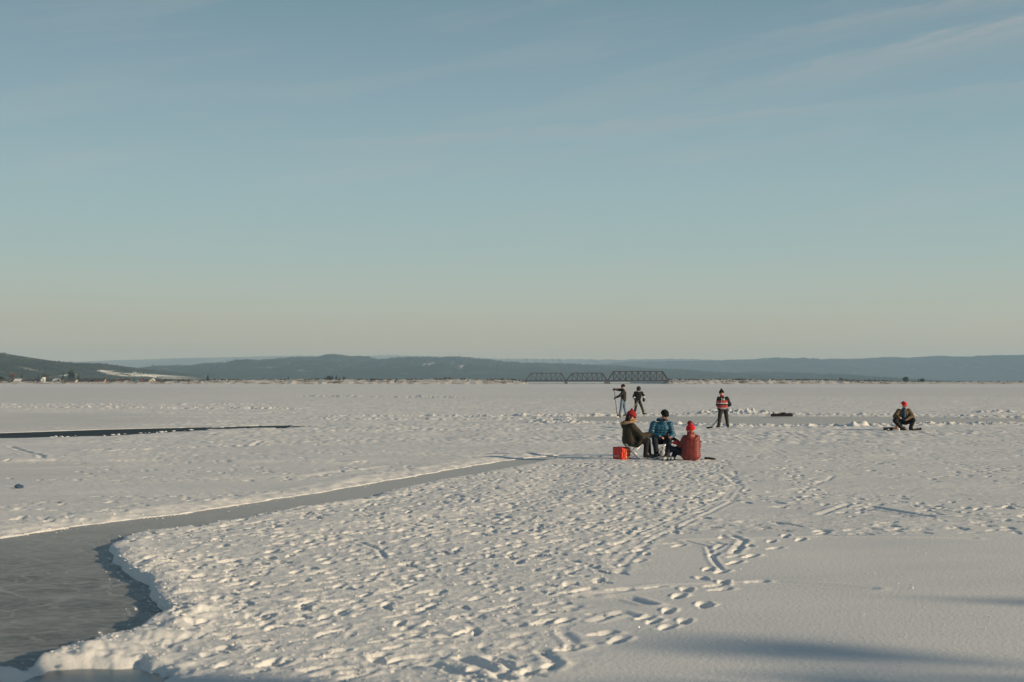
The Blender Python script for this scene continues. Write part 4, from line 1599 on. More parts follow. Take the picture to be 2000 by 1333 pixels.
def torso_segs(j, r, wid):
    pl, ch = V3(j['pelvis']), V3(j['chest'])
    sl, sr = V3(j['sh_l']), V3(j['sh_r'])
    lat = (sr - sl).normalized()
    out = []
    for s in (-1, 1):
        out.append((pl + lat * s * wid * 0.9, r[0], ch + lat * s * wid, r[1]))
    cl_ = (r[0] + r[1]) / 2
    out.append((pl - Vector((0, 0, 0.0)), r[0] * 1.03, ch, r[1] * 1.03))
    out.append((sl * 0.85 + sr * 0.15 - Vector((0, 0, 0.02)), r[2], sr * 0.85 + sl * 0.15 - Vector((0, 0, 0.02)), r[2]))
    return out


def arm_segs(j, r):
    out = []
    for s in 'lr':
        out.append((V3(j['sh_' + s]), r[0], V3(j['el_' + s]), r[1]))
        e, w = V3(j['el_' + s]), V3(j['ha_' + s])
        out.append((e, r[1], e + (w - e) * 0.93, r[2]))
    return out


def leg_segs(j, r):
    out = []
    for s in 'lr':
        out.append((V3(j['hip_' + s]), r[0], V3(j['kn_' + s]), r[1]))
        out.append((V3(j['kn_' + s]), r[1], V3(j['an_' + s]), r[2]))
    out.append((V3(j['hip_l']), r[0] * 1.02, V3(j['hip_r']), r[0] * 1.02))
    return out


def put(bm, segs):
    for a, ra, c, rc in segs:
        add_caps(bm, a, ra, c, rc, 14)


def build_person(label, loc, j, face, cloth, name="person", scale_head=1.0):
    p = thing(name, label, "person", loc)
    M = head_frame(*face)
    hd = V3(j['head'])
    k = scale_head
    # --- one continuous body
    bm = bmesh.new()
    put(bm, torso_segs(j, (0.10, 0.10, 0.055), 0.05))
    put(bm, arm_segs(j, (0.045, 0.038, 0.028)))
    put(bm, leg_segs(j, (0.075, 0.052, 0.040)))
    nk = V3(j['neck'])
    add_caps(bm, V3(j['chest']) * 0.35 + nk * 0.65, 0.075, nk, 0.055, 12)
    add_caps(bm, nk, 0.055, hd - M @ Vector((0, 0.015, 0.03)), 0.055, 12)
    add_ell(bm, hd + M @ Vector((0, -0.012, 0.025)) * k, (0.074 * k, 0.094 * k, 0.088 * k), M, 18)      # cranium
    add_ell(bm, hd + M @ Vector((0, 0.028, -0.045)) * k, (0.055 * k, 0.060 * k, 0.070 * k), M, 16)      # face and jaw
    add_ell(bm, hd + M @ Vector((0, 0.075, -0.098)) * k, (0.022 * k, 0.018 * k, 0.018 * k), M, 10)      # chin
    add_caps(bm, hd + M @ Vector((0, 0.084, 0.005)) * k, 0.010, hd + M @ Vector((0, 0.108, -0.034)) * k, 0.014, 10)   # nose
    for s in (-1, 1):
        add_ell(bm, hd + M @ Vector((0.075 * s, -0.005, -0.015)) * k, (0.012, 0.022, 0.034), M, 10)       # ear
        add_ell(bm, hd + M @ Vector((0.032 * s, 0.083, 0.020)) * k, (0.026, 0.012, 0.008), M, 10)         # brow
        add_ell(bm, hd + M @ Vector((0.042 * s, 0.062, -0.035)) * k, (0.022, 0.022, 0.022), M, 10)        # cheek
    for s in 'lr':
        add_hand(bm, j['el_' + s], j['ha_' + s], j.get('palm_' + s, (0, 0, 1)), 0.0, j.get('curl', 0.9))
        an = V3(j['an_' + s])
        td = V3(j['toe_' + s]).normalized()
        add_caps(bm, an - Vector((0, 0, 0.03)), 0.040, an + td * 0.14 - Vector((0, 0, 0.055)), 0.030, 10)
    body = blob("body", bm, m_skin, p, 0.0075, 2, 0.30)
    for s in (-1, 1):
        bm = bmesh.new()
        add_ell(bm, hd + M @ Vector((0.031 * s, 0.083, 0.0)) * k, (0.013, 0.010, 0.009), M, 10)
        mesh_obj("eye", bm, m_eye, p, smooth=True)
    bm = bmesh.new()
    add_ell(bm, hd + M @ Vector((0, 0.086, -0.066)) * k, (0.024, 0.010, 0.008), M, 10)
    mesh_obj("mouth", bm, m_lip, p, smooth=True)
    # --- clothes
    c = cloth
    segs = torso_segs(j, c['torso'], c.get('wid', 0.075)) + arm_segs(j, c['arms'])
    bm = bmesh.new()
    put(bm, segs)
    add_caps(bm, V3(j['chest']) * 0.45 + nk * 0.55, c.get('coll', 0.085) * 1.15, nk + Vector((0, 0, -0.01)), c.get('coll', 0.085), 14)
    for a, ra, d2, rd in c.get('extra', ()):
        add_caps(bm, a, ra, d2, rd, 12)
    blob(c.get('top_name', 'jacket'), bm, c['top'], p, 0.012 if c.get('quilt') else 0.014, 2, 0.45, quilt=c.get('quilt'), wrinkle=c.get('wr', 0.004), segs=[segs[2]] + segs[4:])
    bm = bmesh.new()
    put(bm, leg_segs(j, c['legs']))
    blob('trousers', bm, c['bottom'], p, 0.014, 2, 0.45, wrinkle=0.006)
    if c.get('glove'):
        for s in 'lr':
            bm = bmesh.new()
            add_hand(bm, j['el_' + s], j['ha_' + s], j.get('palm_' + s, (0, 0, 1)), c.get('glove_r', 0.012), j.get('curl', 0.9))
            e, w = V3(j['el_' + s]), V3(j['ha_' + s])
            add_caps(bm, w - (w - e).normalized() * 0.07, c['arms'][2] * 1.05, w + (w - e).normalized() * 0.03, 0.045, 12)
            blob('glove', bm, c['glove'], p, 0.008, 2, 0.5)
    for s in 'lr':
        an, td = V3(j['an_' + s]), V3(j['toe_' + s]).normalized()
        shoe(p, an, td, c.get('shoe', 'boot'), c.get('shoe_mat', m_boot))
    return p, M, hd, body


def shoe(p, an, td, kind, mat):
    sole = an.z - (0.095 if kind == 'skate' else 0.085)
    base = Vector((an.x, an.y, sole))
    bm = bmesh.new()
    low = mat is m_greyshoe
    add_caps(bm, an + Vector((0, 0, 0.0 if low else 0.09)), 0.042 if low else 0.058, base + Vector((0, 0, 0.045)) - td * 0.02, 0.046, 12)
    add_caps(bm, base + Vector((0, 0, 0.05)), 0.048, base + td * 0.17 + Vector((0, 0, 0.036)), 0.040, 12)
    o = blob('skate' if kind == 'skate' else 'boot', bm, mat, p, 0.011, 2, 0.5)
    if kind == 'skate':
        bm = bmesh.new()
        a = base - td * 0.08 + Vector((0, 0, -0.045))
        c = base + td * 0.20 + Vector((0, 0, -0.045))
        up = Vector((0, 0, 1))
        add_bar(bm, a, c, 0.008, 0.035)
        for t in (0.15, 0.8):
            q = a + (c - a) * t
            add_bar(bm, q, q + up * 0.07, 0.02, 0.035)
        mesh_obj('blade', bm, m_blade, o)
        bm = bmesh.new()
        lat = td.cross(up)
        for t in range(5):
            q = base + td * (0.032 + 0.013 * (4 - t)) + up * (0.075 + 0.022 * t)
            add_bar(bm, q - lat * 0.03, q + lat * 0.03, 0.010, 0.010)
        mesh_obj('laces', bm, m_lace, o)
    else:
        bm = bmesh.new()
        add_box(bm, base + td * 0.075 + Vector((0, 0, 0.008)), (0.09, 0.29, 0.02), Matrix.Rotation(math.atan2(td.y, td.x) - math.pi / 2, 3, 'Z'), 0.008)
        mesh_obj('sole', bm, m_black, o)


def beanie(p, M, hd, mat, k=1.0, pom=None, peak=0.0, pom_mat=None, cuff=True, tilt=0.0):
    bm = bmesh.new()
    add_ell(bm, hd + M @ Vector((0, -0.016, 0.055)) * k, (0.092 * k, 0.112 * k, 0.088 * k), M, 18)
    if peak:
        add_caps(bm, hd + M @ Vector((0, -0.02, 0.10)) * k, 0.06 * k, hd + M @ Vector((tilt, -0.05, 0.10 + peak)) * k, 0.03 * k, 12)
    hat = blob('hat', bm, mat, p, 0.010, 2, 0.5)
    if cuff:
        bm = bmesh.new()
        n_ = 28
        pts = [hd + M @ Vector((0.089 * math.cos(2 * math.pi * i / n_), -0.014 + 0.108 * math.sin(2 * math.pi * i / n_), 0.034 - 0.010 * math.sin(2 * math.pi * i / n_))) * k for i in range(n_)]
        for i in range(n_):
            add_caps(bm, pts[i], 0.013 * k, pts[(i + 1) % n_], 0.013 * k, 8)
        blob('cuff', bm, mat, hat, 0.009, 1, 0.5)
    if pom:
        bm = bmesh.new()
        c = hd + M @ Vector((0, -0.02, 0.165)) * k
        rnd = random.Random(3)
        q = bmesh.ops.create_icosphere(bm, subdivisions=3, radius=pom)
        for v in q['verts']:
            v.co *= rnd.uniform(0.82, 1.15)
            v.co += c
        mesh_obj('pompom', bm, pom_mat or mat, hat, smooth=False)
    return hat


def anchor(px, py):
    x, y = gp(px, py)
    return (x, y, 0.0)


UP = (0, 0, 1)
# ---- woman in parka on the folding stool -------------------------------------------------
A0 = anchor(1180 + 450 / 8.333, 780 + 985 / 8.333)
jA = dict(pelvis=(-0.04, 0.0, 0.53), chest=(-0.06, -0.02, 0.76), neck=(-0.055, 0.0, 0.92), head=(-0.005, 0.02, 1.06),
          sh_r=(0.00, -0.19, 0.82), el_r=(0.24, -0.22, 0.58), ha_r=(0.42, -0.10, 0.62),
          sh_l=(-0.02, 0.19, 0.82), el_l=(0.26, 0.22, 0.58), ha_l=(0.44, 0.08, 0.63),
          hip_r=(0.0, -0.10, 0.47), kn_r=(0.36, -0.13, 0.46), an_r=(0.33, -0.13, 0.145),
          hip_l=(0.0, 0.11, 0.47), kn_l=(0.41, 0.14, 0.46), an_l=(0.44, 0.14, 0.145),
          toe_l=(1, 0.1, 0), toe_r=(1, -0.25, 0))
pA, MA, hA, _ = build_person("person in dark olive fur-hooded parka and dark red hat on a folding stool", A0, jA, (72, 22),
                             dict(top=m_olive_dk, top_name='parka', torso=(0.195, 0.175, 0.095), wid=0.065, arms=(0.10, 0.085, 0.062), coll=0.10, bottom=m_black, legs=(0.10, 0.075, 0.06), shoe='skate', wr=0.007, glove=m_black2,
                                  extra=[(Vector((-0.06, 0, 0.50)), 0.19, Vector((0.13, -0.03, 0.42)), 0.12), (Vector((0.20, -0.20, 0.50)), 0.05, Vector((0.16, -0.14, 0.40)), 0.06)]))
beanie(pA, MA, hA, m_redknit, 1.14, peak=0.055, tilt=-0.02)
bm = bmesh.new()
add_ell(bm, hA + MA @ Vector((0, -0.085, -0.03)), (0.085, 0.06, 0.10), MA)
add_ell(bm, hA + Vector((-0.085, 0.01, -0.055)), (0.075, 0.10, 0.075))
add_caps(bm, hA + Vector((-0.09, -0.05, -0.05)), 0.045, hA + Vector((-0.15, -0.05, -0.09)), 0.03)
blob('hair', bm, m_hair_d, pA, 0.01, 2, 0.5, wrinkle=0.004)
bm = bmesh.new()
nr2 = 26
for i in range(nr2):
    a0, a1 = 2 * math.pi * i / nr2, 2 * math.pi * (i + 1) / nr2
    f = lambda a: Vector((-0.07 + 0.17 * math.cos(a), 0.155 * math.sin(a), 0.935 + 0.035 * math.cos(a)))
    add_caps(bm, f(a0), 0.044 + random.uniform(-0.008, 0.008), f(a1), 0.044, 8)
blob('fur_trim', bm, m_fur, pA, 0.010, 1, 0.7, wrinkle=0.010)
bm = bmesh.new()
add_ell(bm, (-0.17, 0, 0.86), (0.10, 0.15, 0.11))
blob('hood', bm, m_olive_dk, pA, 0.014, 2, 0.5, wrinkle=0.006)

# folding stool: two X frames and a sling of green cloth
m_alu = mk("aluminium_tube", (0.60, 0.60, 0.58), 0.35, 0.1, 10, 0.5, 0, metal=0.7)
m_gcloth = mk("dark_green_canvas", (0.03, 0.09, 0.07), 0.85)


def stool(label, loc, rz, w=0.40, dep=0.34, top=0.39, seat_mat=m_gcloth):
    t = thing("folding_stool", label, "stool", loc, rz)
    for yy in (-dep / 2, dep / 2):
        for s in (-1, 1):
            bm = bmesh.new()
            off = 0.009 * s
            add_tube(bm, [(-s * w / 2, yy + off, 0.0), (s * w / 2, yy + off, top)], 0.011, 8)
            mesh_obj("leg", bm, m_alu, t, smooth=True)
    for s in (-1, 1):
        bm = bmesh.new()
        add_tube(bm, [(s * w / 2, -dep / 2 - 0.03, top), (s * w / 2, dep / 2 + 0.03, top)], 0.012, 8)
        add_tube(bm, [(s * w / 2, -dep / 2 - 0.01, 0.0), (s * w / 2, dep / 2 + 0.01, 0.0)], 0.010, 8)
        mesh_obj("rail", bm, m_alu, t, smooth=True)
    bm = bmesh.new()
    n_ = 10
    for lay in (0, 1):
        for i in range(n_ + 1):
            u = i / n_ * 2 - 1
            for yy in (-dep / 2, dep / 2):
                bm.verts.new((u * w / 2, yy, top + 0.012 - 0.05 * (1 - u * u) - 0.006 * lay))
    bm.verts.ensure_lookup_table()
    N2 = 2 * (n_ + 1)
    for i in range(n_):
        a = 2 * i
        bm.faces.new([bm.verts[k] for k in (a, a + 2, a + 3, a + 1)])
        bm.faces.new([bm.verts[N2 + k] for k in (a + 1, a + 3, a + 2, a)])
        bm.faces.new([bm.verts[k] for k in (a, N2 + a, N2 + a + 2, a + 2)])
        bm.faces.new([bm.verts[k] for k in (a + 3, N2 + a + 3, N2 + a + 1, a + 1)])
    mesh_obj("seat", bm, seat_mat, t, smooth=True)
    return t


stool("silver folding stool with green canvas seat under the olive parka", (A0[0] + 0.02, A0[1] - 0.02, 0.0), R(8))

# red drinks carton
m_carton = mk("glossy_red_carton", (0.55, 0.022, 0.016), 0.35, 0.12, 6, 0.5, 0.1, 10)
m_carton_lit = mk("sunlit_red_highlight", (0.70, 0.050, 0.028), 0.35, 0.1, 6, 0.5, 0)  # brighter red stands in for the sun's highlight at the carton's corner
m_print_y = mk("yellow_green_print", (0.38, 0.28, 0.06), 0.4, 0.4, 20, 0.4, 0)
cx, cy = gp(1180 + 287 / 8.333, 780 + 990 / 8.333)
cart = thing("drinks_carton", "red cardboard drinks carton with small white lettering left of the stool", "carton", (cx, cy, 0), R(-46))
W_, D_, Hc = 0.30, 0.33, 0.31      # the near edge sits at the origin; front face runs left
bm = bmesh.new()
add_box(bm, (-W_ / 2, D_ / 2, Hc / 2), (W_, D_, Hc), None, 0.006)
mesh_obj("box", bm, m_carton, cart)
bm = bmesh.new()
add_box(bm, (-W_ / 2, D_ / 2, Hc + 0.004), (W_ * 0.94, D_ * 0.94, 0.006), None, 0.002)
mesh_obj("lid_flap", bm, m_carton, cart)
for k, (y0, y1) in enumerate(((0.004, 0.055), (0.072, 0.13))):  # double vertical highlight beside the near edge, laid on as coloured strips
    bm = bmesh.new()
    add_box(bm, (0.0015, (y0 + y1) / 2, Hc / 2), (0.004, y1 - y0, Hc * 0.97), None, 0.001)
    mesh_obj("highlight_strip", bm, m_carton_lit, cart)
for k in range(6):
    bm = bmesh.new()
    add_ell(bm, (0.001, 0.185 + 0.08 * (k % 2), 0.06 + 0.095 * (k // 2)), (0.003, 0.022, 0.032))
    mesh_obj("printed_fruit", bm, m_print_y, cart)


def text_part(txt, size, mat, parent, loc, rot, thick=0.001, name="lettering"):
    cu = bpy.data.curves.new(name, 'FONT')
    cu.body = txt
    cu.size = size
    cu.extrude = thick
    tmp = bpy.data.objects.new(name + "_src", cu)
    COL.objects.link(tmp)
    dg = bpy.context.evaluated_depsgraph_get()
    me_ = bpy.data.meshes.new_from_object(tmp.evaluated_get(dg))
    bpy.data.objects.remove(tmp)
    o = link(name, me_, mat, parent)
    o.location = loc
    o.rotation_euler = rot
    return o


text_part("mpsi C", 0.062, m_white, cart, (-W_ + 0.022, -0.002, 0.075), (R(90), 0, 0))

# ---- man in the blue puffer --------------------------------------------------------------
B0 = anchor(1180 + 900 / 8.333, 780 + 938 / 8.333)
jB = dict(pelvis=(0.02, 0.14, 0.47), chest=(0.05, 0.03, 0.75), neck=(0.09, -0.04, 0.92), head=(0.125, -0.12, 1.065),
          sh_r=(-0.155, 0.0, 0.83), el_r=(-0.235, -0.02, 0.56), ha_r=(-0.02, -0.22, 0.53),
          sh_l=(0.265, -0.01, 0.825), el_l=(0.335, -0.03, 0.56), ha_l=(0.255, -0.24, 0.53),
          hip_r=(-0.08, 0.10, 0.44), kn_r=(-0.15, -0.28, 0.45), an_r=(-0.10, -0.22, 0.10),
          hip_l=(0.12, 0.10, 0.44), kn_l=(0.22, -0.30, 0.44), an_l=(0.17, -0.24, 0.10),
          toe_l=(0.2, -1, 0), toe_r=(-0.2, -1, 0))
pB, MB, hB, _ = build_person("person in blue puffer jacket and black beanie looking down at a phone", B0, jB, (148, 24),
                             dict(top=m_blue, torso=(0.145, 0.15, 0.085), wid=0.075, arms=(0.095, 0.08, 0.058), coll=0.095, bottom=m_navy, legs=(0.105, 0.08, 0.065), quilt=(0.068, 0.018), wr=0.003))
beanie(pB, MB, hB, m_blackknit, 1.08, peak=0.015)
bm = bmesh.new()
add_ell(bm, hB + MB @ Vector((0, 0.048, -0.090)), (0.056, 0.048, 0.036), MB)
blob('beard', bm, m_hair_d, pB, 0.009, 1, 0.6)
bm = bmesh.new()                                             # hood lying behind the neck
for i in range(14):
    a0, a1 = R(25 + 130 * i / 14), R(25 + 130 * (i + 1) / 14)
    f = lambda a: Vector((0.075 + 0.125 * math.cos(a), -0.03 + 0.12 * math.sin(a), 0.94 + 0.03 * math.sin(a)))
    add_caps(bm, f(a0), 0.048, f(a1), 0.048, 8)
blob('hood', bm, m_blue, pB, 0.012, 2, 0.6, wrinkle=0.004)
stool("second folding stool, under the person in the blue puffer", (B0[0] + 0.02, B0[1] + 0.16, 0.0), R(-6), 0.40, 0.34, 0.355, m_black)
m_phone = mk("black_phone_glass", (0.012, 0.012, 0.014), 0.12, 0.1, 5, 0.5, 0)
ph = thing("phone", "black phone held in both hands of the person in blue", "phone", (B0[0] + 0.115, B0[1] - 0.315, 0.545), 0)
ph.rotation_euler = (R(-38), 0, R(8))
bm = bmesh.new()
add_box(bm, (0, 0, 0), (0.15, 0.075, 0.009), None, 0.003)
mesh_obj("case", bm, m_black, ph)
bm = bmesh.new()
add_box(bm, (0, 0, 0.0055), (0.138, 0.066, 0.002))
mesh_obj("screen", bm, m_phone, ph)

# ---- child / woman in the brick red puffer, back to us -----------------------------------
C0_ = anchor(1180 + 1400 / 8.333, 780 + 998 / 8.333)
jC = dict(pelvis=(0.015, 0.0, 0.17), chest=(0.03, 0.0, 0.46), neck=(0.02, 0.01, 0.63), head=(0.008, 0.02, 0.735),
          sh_l=(-0.115, 0.06, 0.54), el_l=(-0.215, 0.14, 0.34), ha_l=(-0.31, 0.24, 0.47),
          sh_r=(0.155, 0.0, 0.54), el_r=(0.21, 0.14, 0.33), ha_r=(0.0, 0.30, 0.36),
          hip_l=(-0.08, 0.06, 0.13), kn_l=(-0.50, 0.14, 0.31), an_l=(-0.585, 0.03, 0.095),
          hip_r=(0.10, 0.06, 0.13), kn_r=(-0.30, 0.24, 0.27), an_r=(-0.40, 0.10, 0.095),
          toe_l=(-0.6, -1, 0), toe_r=(-0.4, -1, 0))
pC, MC, hC, _ = build_person("person seen from behind in brick red puffer and bright red pompom hat", C0_, jC, (-35, 12),
                             dict(top=m_red_p, torso=(0.19, 0.13, 0.08), wid=0.075, arms=(0.09, 0.076, 0.058), coll=0.105, bottom=m_navy, legs=(0.095, 0.075, 0.06), quilt=(0.048, 0.016), wr=0.002, glove=m_black,
                                  extra=[(Vector((0.015, -0.005, 0.60)), 0.10, Vector((0.012, 0.0, 0.665)), 0.082), (Vector((-0.06, 0.0, 0.12)), 0.12, Vector((0.10, 0.0, 0.12)), 0.12)], shoe_mat=m_greyshoe))
beanie(pC, MC, hC, m_redbright, 1.12, pom=0.062, pom_mat=m_plum, peak=0.05)
bm = bmesh.new()
add_ell(bm, (-0.02, -0.10, 0.60), (0.095, 0.075, 0.085))
blob('hood', bm, m_red_p, pC, 0.012, 2, 0.5, wrinkle=0.006)

m_pack = mk("red_snack_bag_foil", (0.62, 0.015, 0.03), 0.35, 0.15, 8, 0.5, 0.5, 18, bdist=0.01)
bx_, by_, _z = anchor(1180 + 1170 / 8.333, 780 + 985 / 8.333)
sb = thing("snack_bag", "crumpled red snack bag on the knees of the person in brick red puffer", "bag", (bx_ - 0.02, by_ - 0.16, 0.43), R(10))
bm = bmesh.new()
add_ell(bm, (0, 0, 0), (0.10, 0.07, 0.042))
add_box(bm, (0.0, 0, 0), (0.20, 0.11, 0.018), None, 0.006)
blob("bag_body", bm, m_pack, sb, 0.008, 1, 0.5, wrinkle=0.006)
bm = bmesh.new()
add_box(bm, (0.115, 0, 0.0), (0.035, 0.105, 0.05), None, 0.01)
mesh_obj("pale_end", bm, m_white, sb)

m_plank = mk("pale_wooden_board", (0.50, 0.46, 0.37), 0.85, 0.2, 4, 0.2, 0.3, 30)
x_, y_, _z = anchor(1180 + 880 / 8.333, 780 + 975 / 8.333)
pk = thing("board", "short pale wooden board lying on the snow in front of the person in blue", "board", (x_, y_, 0.0), R(-3))
bm = bmesh.new()
add_box(bm, (0, 0, 0.028), (0.34, 0.14, 0.024), None, 0.004)
mesh_obj("plank", bm, m_plank, pk)
for s in (-1, 1):
    bm = bmesh.new()
    add_box(bm, (s * 0.12, 0, 0.008), (0.04, 0.12, 0.018))
    mesh_obj("batten", bm, m_plank, pk)
m_tub = mk("pale_grey_bag", (0.42, 0.42, 0.44), 0.7, 0.2, 8, 0.2, 0.6, 20, bdist=0.01)
x_, y_, _z = anchor(1180 + 960 / 8.333, 780 + 955 / 8.333)
wb = thing("carrier_bag", "pale grey carrier bag slumped between the feet of the person in blue", "bag", (x_, y_ + 0.2, 0.0))
bm = bmesh.new()
add_ell(bm, (0, 0, 0.09), (0.085, 0.07, 0.11))
add_caps(bm, (0, 0, 0.17), 0.03, (0.03, 0, 0.24), 0.04)
blob("sack", bm, m_tub, wb, 0.01, 1, 0.6, wrinkle=0.012)
bm = bmesh.new()
add_tube(bm, [(0.03 + 0.03 * math.cos(a), 0, 0.25 + 0.045 * math.sin(a)) for a in np.linspace(0, math.pi, 8)], 0.006, 6)
mesh_obj("handle", bm, m_tub, wb)


# ---- hockey sticks -----------------------------------------------------------------------
m_shaft = mk("worn_wooden_shaft", (0.20, 0.11, 0.08), 0.6, 0.3, 8, 0.3, 0)
m_tape = mk("black_stick_tape", (0.015, 0.015, 0.016), 0.85)
m_shaft_g = mk("grey_composite_shaft", (0.22, 0.22, 0.22), 0.5, 0.2, 8, 0.3, 0)


def hockey_stick(label, base, top, heel, toe, shaft_mat, r=0.016):
    t = thing("hockey_stick", label, "hockey stick", base)
    top, heel, toe = V3(top), V3(heel), V3(toe)
    bm = bmesh.new()
    add_bar(bm, top, heel, r * 1.5, r * 2.0)
    mesh_obj("shaft", bm, shaft_mat, t)
    bm = bmesh.new()
    d = toe - heel
    mid = heel + d * 0.55 + Vector((0, 0.02, -0.008))
    bm2 = [heel + Vector((0, 0, 0.0)), mid, toe]
    for a, c in zip(bm2[:-1], bm2[1:]):
        add_bar(bm, a, c + (c - a).normalized() * 0.01, 0.016, 0.065)
    mesh_obj("blade", bm, m_tape, t)
    bm = bmesh.new()
    add_bar(bm, top + (top - heel).normalized() * 0.01, top + (heel - top).normalized() * 0.16, r * 1.8, r * 2.3)
    mesh_obj("grip", bm, m_tape, t)
    return t


# ---- player in jeans ---------------------------------------------------------------------
D0 = anchor(1190 + 430 / 16.66, 740 + 1262 / 16.66)
jD = dict(pelvis=(0.045, 0, 0.98), chest=(0.06, 0, 1.30), neck=(0.035, 0, 1.50), head=(0.02, 0.0, 1.645),
          sh_l=(0.05, -0.16, 1.43), el_l=(-0.15, -0.16, 1.17), ha_l=(-0.34, -0.05, 1.08),
          sh_r=(0.035, 0.15, 1.47), el_r=(-0.20, 0.12, 1.49), ha_r=(-0.40, 0.0, 1.51),
          hip_l=(-0.02, -0.08, 0.93), kn_l=(-0.075, -0.10, 0.57), an_l=(-0.14, -0.02, 0.17),
          hip_r=(0.12, 0.06, 0.93), kn_r=(0.11, 0.06, 0.57), an_r=(0.20, 0.05, 0.18),
          toe_l=(-0.8, -0.5, 0), toe_r=(-0.7, 0.5, 0))
pD, MD, hD, _ = build_person("person in black jacket and faded jeans leaning on an upright hockey stick", D0, jD, (-80, 5),
                             dict(top=m_black2, torso=(0.135, 0.15, 0.08), wid=0.055, arms=(0.085, 0.075, 0.055), bottom=m_denim, legs=(0.105, 0.085, 0.070), shoe='skate', wr=0.006, glove=m_black, glove_r=0.02,
                                  extra=[(Vector((0.05, 0, 0.97)), 0.155, Vector((0.06, 0, 1.1)), 0.15)]))
beanie(pD, MD, hD, m_blackknit, 1.05, peak=0.02)
hockey_stick("tall wooden-shafted stick held upright by the player in jeans", D0, (-0.46, -0.03, 1.60), (-0.285, -0.03, 0.10), (-0.10, -0.08, 0.035), m_shaft)

# ---- hooded player -----------------------------------------------------------------------
E0 = anchor(1190 + 950 / 16.66, 740 + 1200 / 16.66)
jE = dict(pelvis=(-0.05, 0.10, 0.86), chest=(-0.01, 0.0, 1.20), neck=(0.0, -0.06, 1.38), head=(0.005, -0.13, 1.49),
          sh_r=(-0.18, 0.0, 1.30), el_r=(-0.285, -0.03, 1.06), ha_r=(-0.19, -0.22, 0.90),
          sh_l=(0.19, 0.0, 1.30), el_l=(0.305, -0.03, 1.10), ha_l=(0.285, -0.12, 0.95),
          hip_r=(-0.13, 0.08, 0.83), kn_r=(-0.15, -0.02, 0.47), an_r=(-0.23, 0.08, 0.15),
          hip_l=(0.05, 0.08, 0.83), kn_l=(0.19, -0.04, 0.47), an_l=(0.29, 0.06, 0.15),
          toe_r=(-0.3, -1, 0), toe_l=(0.9, -0.6, 0))
pE, ME, hE, _ = build_person("stooping person in black hooded jacket with big black hockey gloves", E0, jE, (176, 40),
                             dict(top=m_black, torso=(0.12, 0.145, 0.075), wid=0.065, arms=(0.082, 0.072, 0.055), bottom=m_olive_dk, legs=(0.10, 0.08, 0.068), shoe='skate', wr=0.006, glove=m_black, glove_r=0.03))
bm = bmesh.new()
add_ell(bm, hE + ME @ Vector((0, -0.03, 0.03)), (0.13, 0.135, 0.14), ME)
add_caps(bm, hE + ME @ Vector((0, -0.06, 0.06)), 0.09, hE + Vector((0, 0.04, 0.12)), 0.03)
add_caps(bm, hE + ME @ Vector((0, -0.08, -0.06)), 0.10, V3(jE['neck']) + Vector((0, 0.04, -0.02)), 0.125)
blob('hood', bm, m_black2, pE, 0.011, 2, 0.5, wrinkle=0.004)
bm = bmesh.new()
add_caps(bm, hE + Vector((-0.06, -0.06, -0.115)), 0.028, hE + Vector((0.06, -0.06, -0.10)), 0.028)
blob('pale_scarf', bm, m_tub, pE, 0.009, 1, 0.6, wrinkle=0.004)
for s in 'lr':
    e_, w_ = V3(jE['el_' + s]), V3(jE['ha_' + s])
    bm = bmesh.new()
    add_caps(bm, e_ * 0.62 + w_ * 0.38, 0.072, e_ * 0.55 + w_ * 0.45, 0.072)
    blob('glove_cuff', bm, m_white, pE, 0.012, 1, 0.6)
hockey_stick("grey-shafted stick slanting across the legs of the hooded player", E0, (0.10, -0.22, 0.98), (-0.62, -0.30, 0.07), (-0.84, -0.25, 0.035), m_shaft_g)

# ---- player in the striped jersey --------------------------------------------------------
F0 = anchor(1370 + 550 / 12.7, 745 + 1185 / 12.7)
jF = dict(pelvis=(-0.02, 0, 0.90), chest=(-0.03, 0.05, 1.13), neck=(-0.055, 0.09, 1.33), head=(-0.068, 0.12, 1.45),
          sh_l=(-0.19, 0.05, 1.25), el_l=(-0.235, 0.12, 0.99), ha_l=(-0.15, 0.30, 0.86),
          sh_r=(0.14, 0.05, 1.25), el_r=(0.265, 0.08, 1.00), ha_r=(0.17, 0.26, 0.92),
          hip_l=(-0.11, 0, 0.84), kn_l=(-0.15, 0.06, 0.48), an_l=(-0.195, 0.0, 0.16),
          hip_r=(0.075, 0, 0.84), kn_r=(0.13, 0.06, 0.48), an_r=(0.165, 0.0, 0.16),
          toe_l=(-0.4, 1, 0), toe_r=(0.4, 1, 0))
pF, MF, hF, _ = build_person("skater seen from behind in red and black striped hockey jersey and black hat", F0, jF, (-6, 22),
                             dict(top=m_jersey, top_name='jersey', torso=(0.135, 0.135, 0.075), wid=0.075, arms=(0.085, 0.075, 0.06), bottom=m_black2, legs=(0.105, 0.085, 0.068), shoe='skate', wr=0.004, glove=m_black, glove_r=0.02))
beanie(pF, MF, hF, m_blackknit, 1.08, pom=0.034, peak=0.06)
bm = bmesh.new()
put(bm, [(V3(jF['sh_r']) + Vector((0.005, 0, -0.05)), 0.091, V3(jF['el_r']), 0.082), (V3(jF['el_r']), 0.082, V3(jF['el_r']) * 0.3 + V3(jF['ha_r']) * 0.7, 0.068)])
blob('dark_sleeve', bm, m_navy, pF, 0.013, 2, 0.5, wrinkle=0.004)
text_part("14", 0.17, m_white, pF, (-0.135, -0.148, 1.155), (R(84), 0, 0), 0.016, "number")
hockey_stick("black-bladed stick of the skater in the striped jersey, blade on the ice at left", F0, (0.22, 0.30, 0.98), (-0.43, 0.22, 0.075), (-0.66, 0.24, 0.04), m_shaft_g)

